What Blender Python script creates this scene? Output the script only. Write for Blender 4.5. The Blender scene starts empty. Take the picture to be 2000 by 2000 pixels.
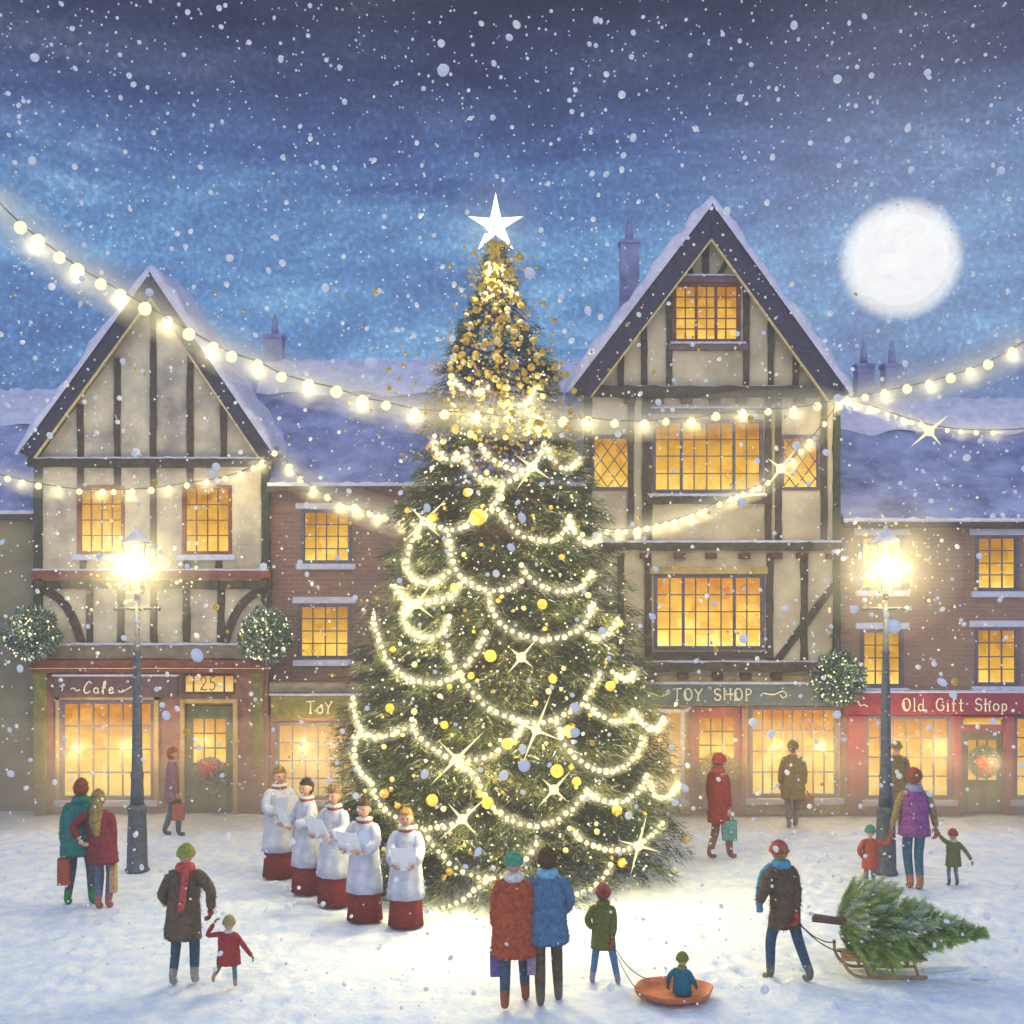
import bpy, bmesh, math, random
import numpy as np
from mathutils import Vector, Matrix, noise
random.seed(7); rng = np.random.default_rng(7)
S = bpy.context.scene; COL = S.collection
R = math.radians

# ------------------------------------------------------------------ camera
CAMZ, FPX, HY = 5.3, 2400.0, 1077.0
cam = bpy.data.cameras.new('camera'); camo = bpy.data.objects.new('camera', cam); COL.objects.link(camo)
camo.location = (0, 0, CAMZ); camo.rotation_euler = (R(90), 0, 0)
cam.sensor_width = 36; cam.lens = 36 * FPX / 2000; cam.shift_y = (HY - 1000) / 2000
cam.clip_start = .1; cam.clip_end = 3000
S.camera = camo

def at(x, y, D):
    return Vector(((x - 1000) / FPX * D, D, CAMZ - (y - HY) / FPX * D))
def gd(y):                      # distance of a ground point seen at height y
    return FPX * CAMZ / (y - HY)
def gp(x, y):
    p = at(x, y, gd(y)); p.z = 0; return p

# ------------------------------------------------------------------ world
W = bpy.data.worlds.new('World'); S.world = W; W.use_nodes = True
nt = W.node_tree; nt.nodes.clear()
def N(t, typ, **k):
    n = t.nodes.new(typ)
    for a, b in k.items(): setattr(n, a, b)
    return n
def ramp(t, stops, interp='LINEAR'):
    r = N(t, 'ShaderNodeValToRGB'); e = r.color_ramp; e.interpolation = interp
    e.elements[0].position = stops[0][0]; e.elements[0].color = (*stops[0][1], 1)
    e.elements[1].position = stops[-1][0]; e.elements[1].color = (*stops[-1][1], 1)
    for p, c in stops[1:-1]:
        q = e.elements.new(p); q.color = (*c, 1)
    return r
L = nt.links.new
tc = N(nt, 'ShaderNodeTexCoord'); sep = N(nt, 'ShaderNodeSeparateXYZ'); L(tc.outputs['Generated'], sep.inputs[0])
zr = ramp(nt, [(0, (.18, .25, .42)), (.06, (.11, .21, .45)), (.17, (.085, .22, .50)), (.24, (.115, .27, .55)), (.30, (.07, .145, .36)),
               (.355, (.038, .055, .15)), (.42, (.024, .027, .055)), (.52, (.05, .06, .15)), (.68, (.22, .38, .72)), (1, (.26, .45, .84))])  # highest stops brighten the unseen zenith as added fill light
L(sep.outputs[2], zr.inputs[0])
mp = N(nt, 'ShaderNodeMapping'); mp.inputs['Scale'].default_value = (2.6, 2.6, 9); mp.inputs['Rotation'].default_value = (0, R(14), 0); L(tc.outputs['Generated'], mp.inputs[0])
ns = N(nt, 'ShaderNodeTexNoise'); ns.inputs['Scale'].default_value = 1.7; ns.inputs['Detail'].default_value = 9; ns.inputs['Roughness'].default_value = .62; ns.inputs['Distortion'].default_value = .5
L(mp.outputs[0], ns.inputs['Vector'])
cr = ramp(nt, [(.36, (.50, .48, .60)), (.47, (.84, .83, .88)), (.56, (1.1, 1.12, 1.05)), (.68, (2.3, 1.95, 1.45))]); L(ns.outputs['Fac'], cr.inputs[0])
mul = N(nt, 'ShaderNodeMix', data_type='RGBA', blend_type='MULTIPLY'); mul.inputs[0].default_value = 1
L(zr.outputs[0], mul.inputs[6]); L(cr.outputs[0], mul.inputs[7])
ns2 = N(nt, 'ShaderNodeTexNoise'); ns2.inputs['Scale'].default_value = 260; ns2.inputs['Detail'].default_value = 4; L(tc.outputs['Generated'], ns2.inputs['Vector'])
cr2 = ramp(nt, [(.3, (.72, .72, .76)), (.56, (1.06, 1.06, 1.06)), (.72, (1.7, 1.6, 1.45))]); L(ns2.outputs['Fac'], cr2.inputs[0])
mul2 = N(nt, 'ShaderNodeMix', data_type='RGBA', blend_type='MULTIPLY'); mul2.inputs[0].default_value = 1
L(mul.outputs[2], mul2.inputs[6]); L(cr2.outputs[0], mul2.inputs[7])
MOON = at(1759, 507, 900)
md = (MOON - camo.location).normalized()
dt = N(nt, 'ShaderNodeVectorMath', operation='DOT_PRODUCT'); dt.inputs[1].default_value = md; L(tc.outputs['Generated'], dt.inputs[0])
ac = N(nt, 'ShaderNodeMath', operation='ARCCOSINE'); L(dt.outputs['Value'], ac.inputs[0])
mr = N(nt, 'ShaderNodeMapRange', interpolation_type='SMOOTHERSTEP'); mr.inputs[1].default_value = .052; mr.inputs[2].default_value = .034; L(ac.outputs[0], mr.inputs[0])
mr2 = N(nt, 'ShaderNodeMapRange', interpolation_type='SMOOTHERSTEP'); mr2.inputs[1].default_value = .26; mr2.inputs[2].default_value = .0; mr2.inputs[4].default_value = .14; L(ac.outputs[0], mr2.inputs[0])
sm_ = N(nt, 'ShaderNodeMath', operation='MAXIMUM'); L(mr.outputs[0], sm_.inputs[0]); L(mr2.outputs[0], sm_.inputs[1])
hr = ramp(nt, [(0, (0, 0, 0)), (1, (.80, .70, .46))]); L(sm_.outputs[0], hr.inputs[0])
ad = N(nt, 'ShaderNodeMix', data_type='RGBA', blend_type='ADD'); ad.inputs[0].default_value = 1
L(mul2.outputs[2], ad.inputs[6]); L(hr.outputs[0], ad.inputs[7])
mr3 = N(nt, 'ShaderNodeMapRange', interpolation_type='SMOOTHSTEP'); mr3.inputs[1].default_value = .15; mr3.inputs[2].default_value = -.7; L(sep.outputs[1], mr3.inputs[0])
mx3 = N(nt, 'ShaderNodeMix', data_type='RGBA'); L(mr3.outputs[0], mx3.inputs[0]); L(ad.outputs[2], mx3.inputs[6]); mx3.inputs[7].default_value = (.66, .72, .88, 1)   # added fill glow in the unseen sky behind the viewer
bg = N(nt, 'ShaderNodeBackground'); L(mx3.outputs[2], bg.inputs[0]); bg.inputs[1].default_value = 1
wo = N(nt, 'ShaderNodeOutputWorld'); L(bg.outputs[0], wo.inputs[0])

# added cool fill sun from behind the viewer, opposite the moon
sl = bpy.data.lights.new('cool_fill_sun', 'SUN'); sl.energy = .35; sl.angle = R(50); sl.color = (.72, .82, 1)
so = bpy.data.objects.new('cool_fill_sun', sl); COL.objects.link(so); so.rotation_euler = (R(58), 0, R(-14))
S.view_settings.view_transform = 'Standard'; S.view_settings.look = 'None'; S.view_settings.gamma = 1; S.view_settings.exposure = .10
S.cycles.max_bounces = 5; S.cycles.diffuse_bounces = 3; S.cycles.volume_bounces = 0; S.cycles.use_light_tree = True
S.cycles.sample_clamp_indirect = 3; S.cycles.sample_clamp_direct = 0

# ------------------------------------------------------------------ materials
def mat(name, c, rough=.8, var=.25, sc=6., bump=.3, bsc=30., metal=0., c2=None, spec=.3, lo=.35, hi=.65):
    m = bpy.data.materials.new(name); m.use_nodes = True; t = m.node_tree; b = t.nodes['Principled BSDF']
    b.inputs['Roughness'].default_value = rough; b.inputs['Metallic'].default_value = metal; b.inputs['Specular IOR Level'].default_value = spec
    co = N(t, 'ShaderNodeTexCoord'); n = N(t, 'ShaderNodeTexNoise'); n.inputs['Scale'].default_value = sc; n.inputs['Detail'].default_value = 8; n.inputs['Roughness'].default_value = .65
    t.links.new(co.outputs['Object'], n.inputs['Vector'])
    a = tuple(max(0, x * (1 - var)) for x in c); d = c2 if c2 else tuple(min(1, x * (1 + var)) for x in c)
    r = ramp(t, [(lo, a), (hi, d)]); t.links.new(n.outputs['Fac'], r.inputs[0]); t.links.new(r.outputs[0], b.inputs['Base Color'])
    if bump:
        n2 = N(t, 'ShaderNodeTexNoise'); n2.inputs['Scale'].default_value = bsc; n2.inputs['Detail'].default_value = 5; t.links.new(co.outputs['Object'], n2.inputs['Vector'])
        bp = N(t, 'ShaderNodeBump'); bp.inputs['Strength'].default_value = bump; bp.inputs['Distance'].default_value = .03
        t.links.new(n2.outputs['Fac'], bp.inputs['Height']); t.links.new(bp.outputs[0], b.inputs['Normal'])
    return m
def emat(name, c, s, sample=False):
    m = bpy.data.materials.new(name); m.use_nodes = True; t = m.node_tree; t.nodes.clear()
    e = N(t, 'ShaderNodeEmission'); e.inputs[0].default_value = (*c, 1); e.inputs[1].default_value = s
    o = N(t, 'ShaderNodeOutputMaterial'); t.links.new(e.outputs[0], o.inputs[0])
    if not sample: m.cycles.emission_sampling = 'NONE'
    return m
def brickmat(name, c1, c2, c3, mortar):
    m = bpy.data.materials.new(name); m.use_nodes = True; t = m.node_tree; b = t.nodes['Principled BSDF']; b.inputs['Roughness'].default_value = .9
    co = N(t, 'ShaderNodeTexCoord'); s = N(t, 'ShaderNodeSeparateXYZ'); cb = N(t, 'ShaderNodeCombineXYZ')
    t.links.new(co.outputs['Object'], s.inputs[0]); t.links.new(s.outputs[0], cb.inputs[0]); t.links.new(s.outputs[2], cb.inputs[1])
    br = N(t, 'ShaderNodeTexBrick'); br.inputs['Scale'].default_value = 1; br.inputs['Brick Width'].default_value = .26; br.inputs['Row Height'].default_value = .09
    br.inputs['Mortar Size'].default_value = .006; br.inputs['Color1'].default_value = (*c1, 1); br.inputs['Color2'].default_value = (*c2, 1); br.inputs['Mortar'].default_value = (*mortar, 1)
    t.links.new(cb.outputs[0], br.inputs['Vector'])
    n = N(t, 'ShaderNodeTexNoise'); n.inputs['Scale'].default_value = 1.1; n.inputs['Detail'].default_value = 8; t.links.new(co.outputs['Object'], n.inputs['Vector'])
    r = ramp(t, [(.42, (0, 0, 0)), (.6, (1, 1, 1))]); t.links.new(n.outputs['Fac'], r.inputs[0])
    mx = N(t, 'ShaderNodeMix', data_type='RGBA'); t.links.new(r.outputs[0], mx.inputs[0]); t.links.new(br.outputs['Color'], mx.inputs[6]); mx.inputs[7].default_value = (*c3, 1)
    mx2 = N(t, 'ShaderNodeMix', data_type='RGBA'); mx2.inputs[0].default_value = .45; t.links.new(br.outputs['Color'], mx2.inputs[6]); t.links.new(mx.outputs[2], mx2.inputs[7])
    t.links.new(mx2.outputs[2], b.inputs['Base Color'])
    bp = N(t, 'ShaderNodeBump'); bp.inputs['Strength'].default_value = .5; bp.inputs['Distance'].default_value = .02; bp.invert = True
    t.links.new(br.outputs['Fac'], bp.inputs['Height']); t.links.new(bp.outputs[0], b.inputs['Normal'])
    return m
def panemat(name, top, mid, bot, s=1.):           # lamplight painted into the emission, orange above to yellow below, no room behind
    m = bpy.data.materials.new(name); m.use_nodes = True; t = m.node_tree; t.nodes.clear()
    co = N(t, 'ShaderNodeTexCoord'); sp = N(t, 'ShaderNodeSeparateXYZ'); t.links.new(co.outputs['Generated'], sp.inputs[0])
    n = N(t, 'ShaderNodeTexNoise'); n.inputs['Scale'].default_value = 2.2; n.inputs['Detail'].default_value = 7; n.inputs['Roughness'].default_value = .7; t.links.new(co.outputs['Object'], n.inputs['Vector'])
    v = N(t, 'ShaderNodeTexVoronoi'); v.inputs['Scale'].default_value = 3.6; v.distance = 'CHEBYCHEV'; t.links.new(co.outputs['Object'], v.inputs['Vector'])
    a = N(t, 'ShaderNodeMath', operation='MULTIPLY_ADD'); a.inputs[1].default_value = .9; t.links.new(n.outputs['Fac'], a.inputs[0]); t.links.new(sp.outputs[2], a.inputs[2])
    sv = N(t, 'ShaderNodeSeparateColor'); t.links.new(v.outputs['Color'], sv.inputs[0])
    a2 = N(t, 'ShaderNodeMath', operation='MULTIPLY_ADD'); a2.inputs[1].default_value = .35; t.links.new(sv.outputs[0], a2.inputs[0]); t.links.new(a.outputs[0], a2.inputs[2])
    r = ramp(t, [(.45, bot), (.95, mid), (1.45, top)]); r.color_ramp.elements[2].position = 1
    sc_ = N(t, 'ShaderNodeMath', operation='MULTIPLY'); sc_.inputs[1].default_value = .62; t.links.new(a2.outputs[0], sc_.inputs[0]); t.links.new(sc_.outputs[0], r.inputs[0])
    r.color_ramp.elements[0].position = .3; r.color_ramp.elements[1].position = .62
    e = N(t, 'ShaderNodeEmission'); e.inputs[1].default_value = s; t.links.new(r.outputs[0], e.inputs[0])
    o = N(t, 'ShaderNodeOutputMaterial'); t.links.new(e.outputs[0], o.inputs[0])
    return m
def attrmat(name, rough=.7, transl=.25):
    m = bpy.data.materials.new(name); m.use_nodes = True; t = m.node_tree; b = t.nodes['Principled BSDF']; b.inputs['Roughness'].default_value = rough; b.inputs['Specular IOR Level'].default_value = .2
    a = N(t, 'ShaderNodeAttribute'); a.attribute_name = 'col'; t.links.new(a.outputs['Color'], b.inputs['Base Color'])
    tr = N(t, 'ShaderNodeBsdfTranslucent'); t.links.new(a.outputs['Color'], tr.inputs[0]); mx = N(t, 'ShaderNodeMixShader'); mx.inputs[0].default_value = transl
    t.links.new(b.outputs[0], mx.inputs[1]); t.links.new(tr.outputs[0], mx.inputs[2]); t.links.new(mx.outputs[0], t.nodes['Material Output'].inputs[0])
    return m
_mc = {}
def cloth(c, var=.35):
    k = tuple(round(x, 3) for x in c)
    if k not in _mc: _mc[k] = mat('cloth_' + str(len(_mc)), c, .95, var, 22, .8, 55, spec=.1)
    return _mc[k]

M = dict(
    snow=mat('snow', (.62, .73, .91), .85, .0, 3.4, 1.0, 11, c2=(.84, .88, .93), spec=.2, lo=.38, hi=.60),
    roofsnow=mat('roof_snow', (.62, .60, .74), .9, .16, 4, .6, 12, spec=.1),
    slate=mat('snowy_slate', (.17, .20, .42), .9, .25, 1.4, .4, 18, c2=(.37, .40, .64), spec=.1),
    plaster=mat('aged_plaster', (.42, .37, .36), .95, .34, .9, .3, 25, c2=(.78, .68, .50), spec=.1),
    plaster2=mat('cream_plaster', (.52, .43, .32), .95, .32, .8, .3, 25, c2=(.66, .58, .42), spec=.1),
    oak=mat('dark_oak', (.085, .070, .055), .9, .4, 9, .6, 40, spec=.1),
    oakg=mat('green_black_oak', (.05, .062, .045), .9, .4, 9, .6, 40, spec=.1),
    barge=mat('barge_board', (.055, .05, .085), .9, .35, 8, .5, 40, spec=.1),
    cream=mat('cream_edge', (.66, .55, .25), .8, .3, 9, .2),
    frame=mat('lilac_frame', (.12, .105, .17), .8, .35, 12, .3, spec=.2),
    frame_w=mat('pale_frame', (.55, .55, .62), .8, .25, 12, .3),
    sill=mat('snowy_sill', (.50, .53, .72), .9, .15, 8, .4),
    brown=mat('brown_paint', (.25, .125, .105), .7, .35, 5, .3, 30),
    redbrown=mat('red_brown_paint', (.20, .06, .05), .7, .35, 5, .3, 30),
    ochre=mat('ochre_wood', (.42, .31, .13), .8, .3, 5, .3, 30),
    red=mat('crimson_paint', (.26, .045, .07), .6, .3, 5, .2, 30),
    olive=mat('olive_paint', (.17, .17, .05), .8, .35, 6, .3),
    doorgreen=mat('green_door', (.075, .10, .06), .6, .4, 6, .3),
    slateblue=mat('slate_blue_sign', (.115, .15, .165), .7, .25, 5, .2),
    signbrown=mat('plum_sign', (.12, .075, .085), .7, .35, 5, .2),
    cream_paint=mat('cream_lettering', (.85, .80, .62), .6, .1, 9, 0),
    black=mat('black_paint', (.02, .02, .02), .5, .2, 9, 0),
    iron=mat('grey_iron', (.085, .10, .125), .6, .45, 14, .5, 40, spec=.5),
    brick=brickmat('mauve_brick', (.20, .10, .095), (.27, .14, .11), (.14, .10, .13), (.26, .21, .20)),
    brick2=brickmat('rust_brick', (.21, .115, .10), (.27, .15, .11), (.30, .22, .12), (.27, .22, .20)),
    drab=mat('drab_render', (.27, .24, .14), .95, .35, .6, .3, 20, c2=(.34, .29, .20)),
    gold=mat('gold_foil', (.80, .46, .07), .42, .45, 30, .6, 60, metal=.6, spec=.6),
    goldpale=mat('pale_gold_foil', (.90, .66, .28), .5, .25, 30, .4, 60, metal=.3),
    flake=mat('snowflake', (.93, .94, .97), .9, .04, 9, 0),
    bulb=emat('warm_bulb', (1, .92, .50), 1.5), star=emat('white_star', (1, .98, .90), 2.2),
    sparkle=emat('sparkle_light', (1, .92, .50), 1.15),
    lantern=emat('lantern_flame', (1, .90, .45), 4),
    wire=mat('wire', (.03, .03, .03), .6, .1, 9, 0),
    skin=mat('skin', (.62, .34, .24), .6, .12, 9, 0, spec=.2), lip=mat('lip', (.4, .12, .1), .6, .1, 9, 0),
    paper=mat('paper', (.86, .88, .93), .8, .05, 9, 0),
    wood=mat('sledge_wood', (.36, .24, .10), .8, .3, 12, .3), bark=mat('bark', (.16, .11, .07), .95, .4, 20, .8, 40),
    needle=attrmat('fir_needles'), red_ribbon=mat('red_ribbon', (.55, .03, .05), .5, .3, 8, .2),
    pane_up=panemat('lamplit_panes', (.45, .19, .012), (.85, .46, .035), (1.2, .84, .16), 1.0),
    pane_shop=panemat('shop_panes', (.62, .22, .02), (1.05, .60, .07), (1.35, 1.02, .27), 1.05),
    pane_pale=panemat('pale_panes', (.65, .32, .06), (.95, .60, .18), (1.05, .80, .32), 1.0),
)

t = M['flake'].node_tree; tr = N(t, 'ShaderNodeBsdfTranslucent'); tr.inputs[0].default_value = (.96, .96, .97, 1); mx = N(t, 'ShaderNodeAddShader'); 
sc1 = N(t, 'ShaderNodeMixShader'); sc1.inputs[0].default_value = .45; t.links.new(t.nodes['Principled BSDF'].outputs[0], sc1.inputs[1]); t.links.new(tr.outputs[0], sc1.inputs[2]); t.links.new(sc1.outputs[0], t.nodes['Material Output'].inputs[0]); t.nodes.remove(mx)

# ------------------------------------------------------------------ helpers
def tag(o, label=None, cat=None, group=None, kind=None):
    if label: o['label'] = label
    if cat: o['category'] = cat
    if group: o['group'] = group
    if kind: o['kind'] = kind
    return o
def empty(name, loc, label, cat, group=None, rz=0):
    o = bpy.data.objects.new(name, None); COL.objects.link(o); o.location = loc; o.rotation_euler = (0, 0, rz); o.empty_display_size = .2
    return tag(o, label, cat, group)
class MB:
    def __init__(s): s.v = []; s.f = []; s.sm = []
    def add(s, vs, fs, sm=False):
        b = len(s.v); s.v += [tuple(v) for v in vs]; s.f += [tuple(i + b for i in f) for f in fs]; s.sm += [sm] * len(fs); return s
    def box(s, x0, x1, y0, y1, z0, z1):
        x0, x1 = min(x0, x1), max(x0, x1); y0, y1 = min(y0, y1), max(y0, y1); z0, z1 = min(z0, z1), max(z0, z1)
        return s.add([(x0, y0, z0), (x1, y0, z0), (x1, y1, z0), (x0, y1, z0), (x0, y0, z1), (x1, y0, z1), (x1, y1, z1), (x0, y1, z1)],
              [(3, 2, 1, 0), (4, 5, 6, 7), (0, 1, 5, 4), (1, 2, 6, 5), (2, 3, 7, 6), (3, 0, 4, 7)])
    def prism(s, poly, y0, y1):          # poly in xz
        n = len(poly); v = [(x, y0, z) for x, z in poly] + [(x, y1, z) for x, z in poly]
        return s.add(v, [tuple(range(n)), tuple(range(2 * n - 1, n - 1, -1))] + [(i, i + n, (i + 1) % n + n, (i + 1) % n) for i in range(n)])
    def bar(s, a, b, w, y0, y1):         # flat timber from a to b (xz), width w
        a = Vector(a); b = Vector(b); d = (b - a).normalized(); n = Vector((-d.y, d.x)) * w / 2
        return s.prism([a - n, b - n, b + n, a + n], y0, y1)
    def wob(s, a, b, w, y0, y1, k=7, amp=.012):   # hand-hewn timber, slightly uneven edges
        a = Vector(a); b = Vector(b); d = (b - a); n = Vector((-d.y, d.x)).normalized() * w / 2
        k = max(3, int(d.length / .25)); P = []; Q = []
        for i in range(k + 1):
            c = a + d * i / k; P.append(c - n * (1 + random.uniform(-.16, .16))); Q.append(c + n * (1 + random.uniform(-.16, .16)))
        return s.prism(P + Q[::-1], y0, y1)
    def tube(s, pts, rad, n=10, cap=True, sx=1.):
        pts = [Vector(p) for p in pts]; m = len(pts)
        if not hasattr(rad, '__len__'): rad = [rad] * m
        up = Vector((0, 0, 1)); vs = []; prev = None
        for i, p in enumerate(pts):
            t = (pts[min(i + 1, m - 1)] - pts[max(i - 1, 0)]); t = t.normalized() if t.length > 1e-9 else up
            if prev is None: u = t.cross(Vector((0, 1, 0)) if abs(t.y) < .9 else Vector((1, 0, 0))).normalized()
            else: u = (prev - t * prev.dot(t)).normalized()
            prev = u; w = t.cross(u)
            for k in range(n):
                a = 2 * math.pi * k / n; vs.append(p + u * math.cos(a) * rad[i] * sx + w * math.sin(a) * rad[i])
        fs = [(i * n + k, i * n + (k + 1) % n, (i + 1) * n + (k + 1) % n, (i + 1) * n + k) for i in range(m - 1) for k in range(n)]
        if cap: fs += [tuple(range(n - 1, -1, -1)), tuple(range((m - 1) * n, m * n))]
        return s.add(vs, fs, True)
    def ball(s, c, r, n=10, m=7, sq=(1, 1, 1), f=None):
        c = Vector(c); vs = [c + Vector((0, 0, r * sq[2]))]; 
        for i in range(1, m):
            a = math.pi * i / m
            for k in range(n):
                b = 2 * math.pi * k / n; q = Vector((math.sin(a) * math.cos(b), math.sin(a) * math.sin(b), math.cos(a)))
                rr = r * (f(q) if f else 1); vs.append(c + Vector((q.x * sq[0], q.y * sq[1], q.z * sq[2])) * rr)
        vs.append(c - Vector((0, 0, r * sq[2])))
        fs = [(0, 1 + k, 1 + (k + 1) % n) for k in range(n)]
        for i in range(m - 2): fs += [(1 + i * n + k, 1 + (i + 1) * n + k, 1 + (i + 1) * n + (k + 1) % n, 1 + i * n + (k + 1) % n) for k in range(n)]
        l = len(vs) - 1; b0 = 1 + (m - 2) * n; fs += [(l, b0 + (k + 1) % n, b0 + k) for k in range(n)]
        return s.add(vs, fs, True)
    def rings(s, rs, n=24, f=None, cap=True):     # rs: (cx, cy, z, rx, ry)
        vs = []
        for j, (cx, cy, z, rx, ry) in enumerate(rs):
            for k in range(n):
                a = 2 * math.pi * k / n; g = f(a, j / (len(rs) - 1)) if f else 1
                vs.append((cx + math.cos(a) * rx * g, cy + math.sin(a) * ry * g, z))
        m = len(rs); fs = [(i * n + k, (i + 1) * n + k, (i + 1) * n + (k + 1) % n, i * n + (k + 1) % n) for i in range(m - 1) for k in range(n)]
        if cap: fs += [tuple(range(n)), tuple(range(m * n - 1, (m - 1) * n - 1, -1))]
        return s.add(vs, fs, True)
    def build(s, name, m, parent=None, bevel=0, off=None):
        me = bpy.data.meshes.new(name)
        o0 = Vector(off) if off is not None else (parent_origin(parent) if parent else Vector())
        me.from_pydata([(v[0] - o0[0], v[1] - o0[1], v[2] - o0[2]) for v in s.v], [], s.f); me.update()
        me.polygons.foreach_set('use_smooth', s.sm)
        bm = bmesh.new(); bm.from_mesh(me); bmesh.ops.recalc_face_normals(bm, faces=bm.faces); bm.to_mesh(me); bm.free()
        me.materials.append(M[m] if isinstance(m, str) else m)
        o = bpy.data.objects.new(name, me); COL.objects.link(o)
        if parent: o.parent = parent
        elif off is not None: o.location = off
        if bevel:
            b = o.modifiers.new('bevel', 'BEVEL'); b.width = bevel; b.segments = 2; b.limit_method = 'ANGLE'
        return o
class PB:
    """like MB, but every piece added becomes an object of its own"""
    def __init__(s): s.p = []
    def __getattr__(s, k):
        def f(*a, **kw):
            m = MB(); getattr(m, k)(*a, **kw); s.p.append(m); return s
        return f
    def build(s, name, m, parent=None, bevel=0, off=None): return [q.build(name, m, parent, bevel, off) for q in s.p]
def parent_origin(p):
    if p.get('_local'): return Vector()
    q = Vector(p.location)
    while p.parent: p = p.parent; q += Vector(p.location)
    return q
def smooth_pts(P, k=6, closed=False):
    P = [Vector(p) for p in P]; out = []
    for i in range(len(P) - 1):
        a = P[i - 1] if i else P[i]; b, c = P[i], P[i + 1]; d = P[i + 2] if i + 2 < len(P) else c
        for j in range(k):
            t = j / k; out.append(.5 * ((2 * b) + (c - a) * t + (2 * a - 5 * b + 4 * c - d) * t * t + (3 * b - a - 3 * c + d) * t ** 3))
    return out + [P[-1]]
def pick_along(P, step):               # points at equal arc steps
    out = [P[0]]; acc = 0
    for a, b in zip(P, P[1:]):
        l = (b - a).length
        while acc + l >= step:
            t = (step - acc) / l; a = a.lerp(b, t); l = (b - a).length; out.append(a); acc = 0
            if l < 1e-6: break
        acc += l
    return out
def point(name, loc, power, color, parent=None, r=.06):
    l = bpy.data.lights.new(name, 'POINT'); l.energy = power; l.color = color; l.shadow_soft_size = r
    o = bpy.data.objects.new(name, l); COL.objects.link(o); o.location = loc if not parent else Vector(loc) - parent_origin(parent)
    if parent: o.parent = parent
    return o

# ------------------------------------------------------------------ ground
gx = np.concatenate([np.linspace(-120, -14, 12)[:-1], np.linspace(-14, 14, 420), np.linspace(14, 120, 12)[1:]])
gy = np.concatenate([np.linspace(-20, 8, 12)[:-1], np.linspace(8, 26, 300), np.linspace(26, 400, 20)[1:]])
V = []
for y in gy:
    for x in gx:
        fade = 1 if 9 < y < 25.5 and abs(x) < 14 else 0
        z = (noise.noise(Vector((x * .35, y * .5, 0))) * .05 + noise.noise(Vector((x * 1.6, y * 2.1, 4))) * .03 + noise.noise(Vector((x * 4.2, y * 3.1, 9))) * .018) * fade
        V.append((x, y, z - .02))
VA = np.array(V); fr = np.random.default_rng(5)
def foot_trail(x0, y0, x1, y1, step=.62, k=1.):
    a, b = gp(x0, y0), gp(x1, y1); d = (b - a).length; n = int(d / step); u = (b - a).normalized()
    for i in range(n):
        s_ = 1 if i % 2 else -1; c = a + u * (i * step) + Vector((-u.y, u.x, 0)) * (.11 * s_ + fr.normal(0, .03)); q = VA[:, :2] - np.array([c.x, c.y]); al = q @ np.array([u.x, u.y]); ac = q @ np.array([-u.y, u.x])
        e = (al / .17) ** 2 + (ac / .09) ** 2; VA[:, 2] += k * (-.055 * np.exp(-e * 1.4) + .022 * np.exp(-(np.sqrt(e) - 1.5) ** 2 * 3))
for t_ in ((150, 1775, 60, 1990), (205, 1782, 150, 1995), (345, 1932, 330, 1998), (560, 1990, 500, 1600), (1180, 1930, 1120, 1998), (1020, 1975, 960, 1999), (1250, 1900, 900, 1860), (1520, 1930, 1290, 1800), (1600, 1650, 1540, 1990), (1790, 1745, 1960, 1960), (1865, 1735, 1990, 1850), (1400, 1690, 1480, 1610),
           (330, 1640, 120, 1640), (1550, 1625, 1640, 1760), (420, 1610, 470, 1990), (1450, 1640, 1990, 1600), (30, 1660, 480, 1850), (700, 1990, 830, 1850), (1290, 1610, 1420, 1980), (1650, 1960, 1990, 1930)): foot_trail(*t_)
V = [tuple(v) for v in VA]
nx = len(gx); F_ = [(j * nx + i, j * nx + i + 1, (j + 1) * nx + i + 1, (j + 1) * nx + i) for j in range(len(gy) - 1) for i in range(nx - 1)]
g = MB().add(V, F_, True).build('snowy_ground', 'snow'); tag(g, kind='structure')
# sledge tracks are shallow ridges of pushed snow
def track(name, px, label):
    P = smooth_pts([gp(*p) for p in px], 5); o = MB().tube([p + Vector((0, 0, -.015)) for p in P], .035, 6).build(name, 'snow', off=(0, 0, 0)); tag(o, kind='structure')
track('sledge_track', [(1800, 1893), (1860, 1890), (1925, 1891)], ''); track('sledge_track', [(1800, 1908), (1870, 1905), (1950, 1907)], '')

# moon far outside everything
mm = bpy.data.materials.new('moon_surface'); mm.use_nodes = True; t = mm.node_tree; t.nodes.clear()
co = N(t, 'ShaderNodeTexCoord'); n = N(t, 'ShaderNodeTexNoise'); n.inputs['Scale'].default_value = .06; n.inputs['Detail'].default_value = 10; n.inputs['Roughness'].default_value = .75; n.inputs['Distortion'].default_value = 2.5
t.links.new(co.outputs['Object'], n.inputs['Vector']); r = ramp(t, [(.3, (.90, .90, .92)), (.7, (1.12, 1.12, 1.10))]); t.links.new(n.outputs['Fac'], r.inputs[0])
e = N(t, 'ShaderNodeEmission'); t.links.new(r.outputs[0], e.inputs[0]); t.links.new(e.outputs[0], N(t, 'ShaderNodeOutputMaterial').inputs[0])
mo = MB().ball(MOON, 900 * 88 / FPX, 64, 40).build('moon', mm, off=MOON); tag(mo, 'large pale full moon hanging in the blue night sky', 'moon')

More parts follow.
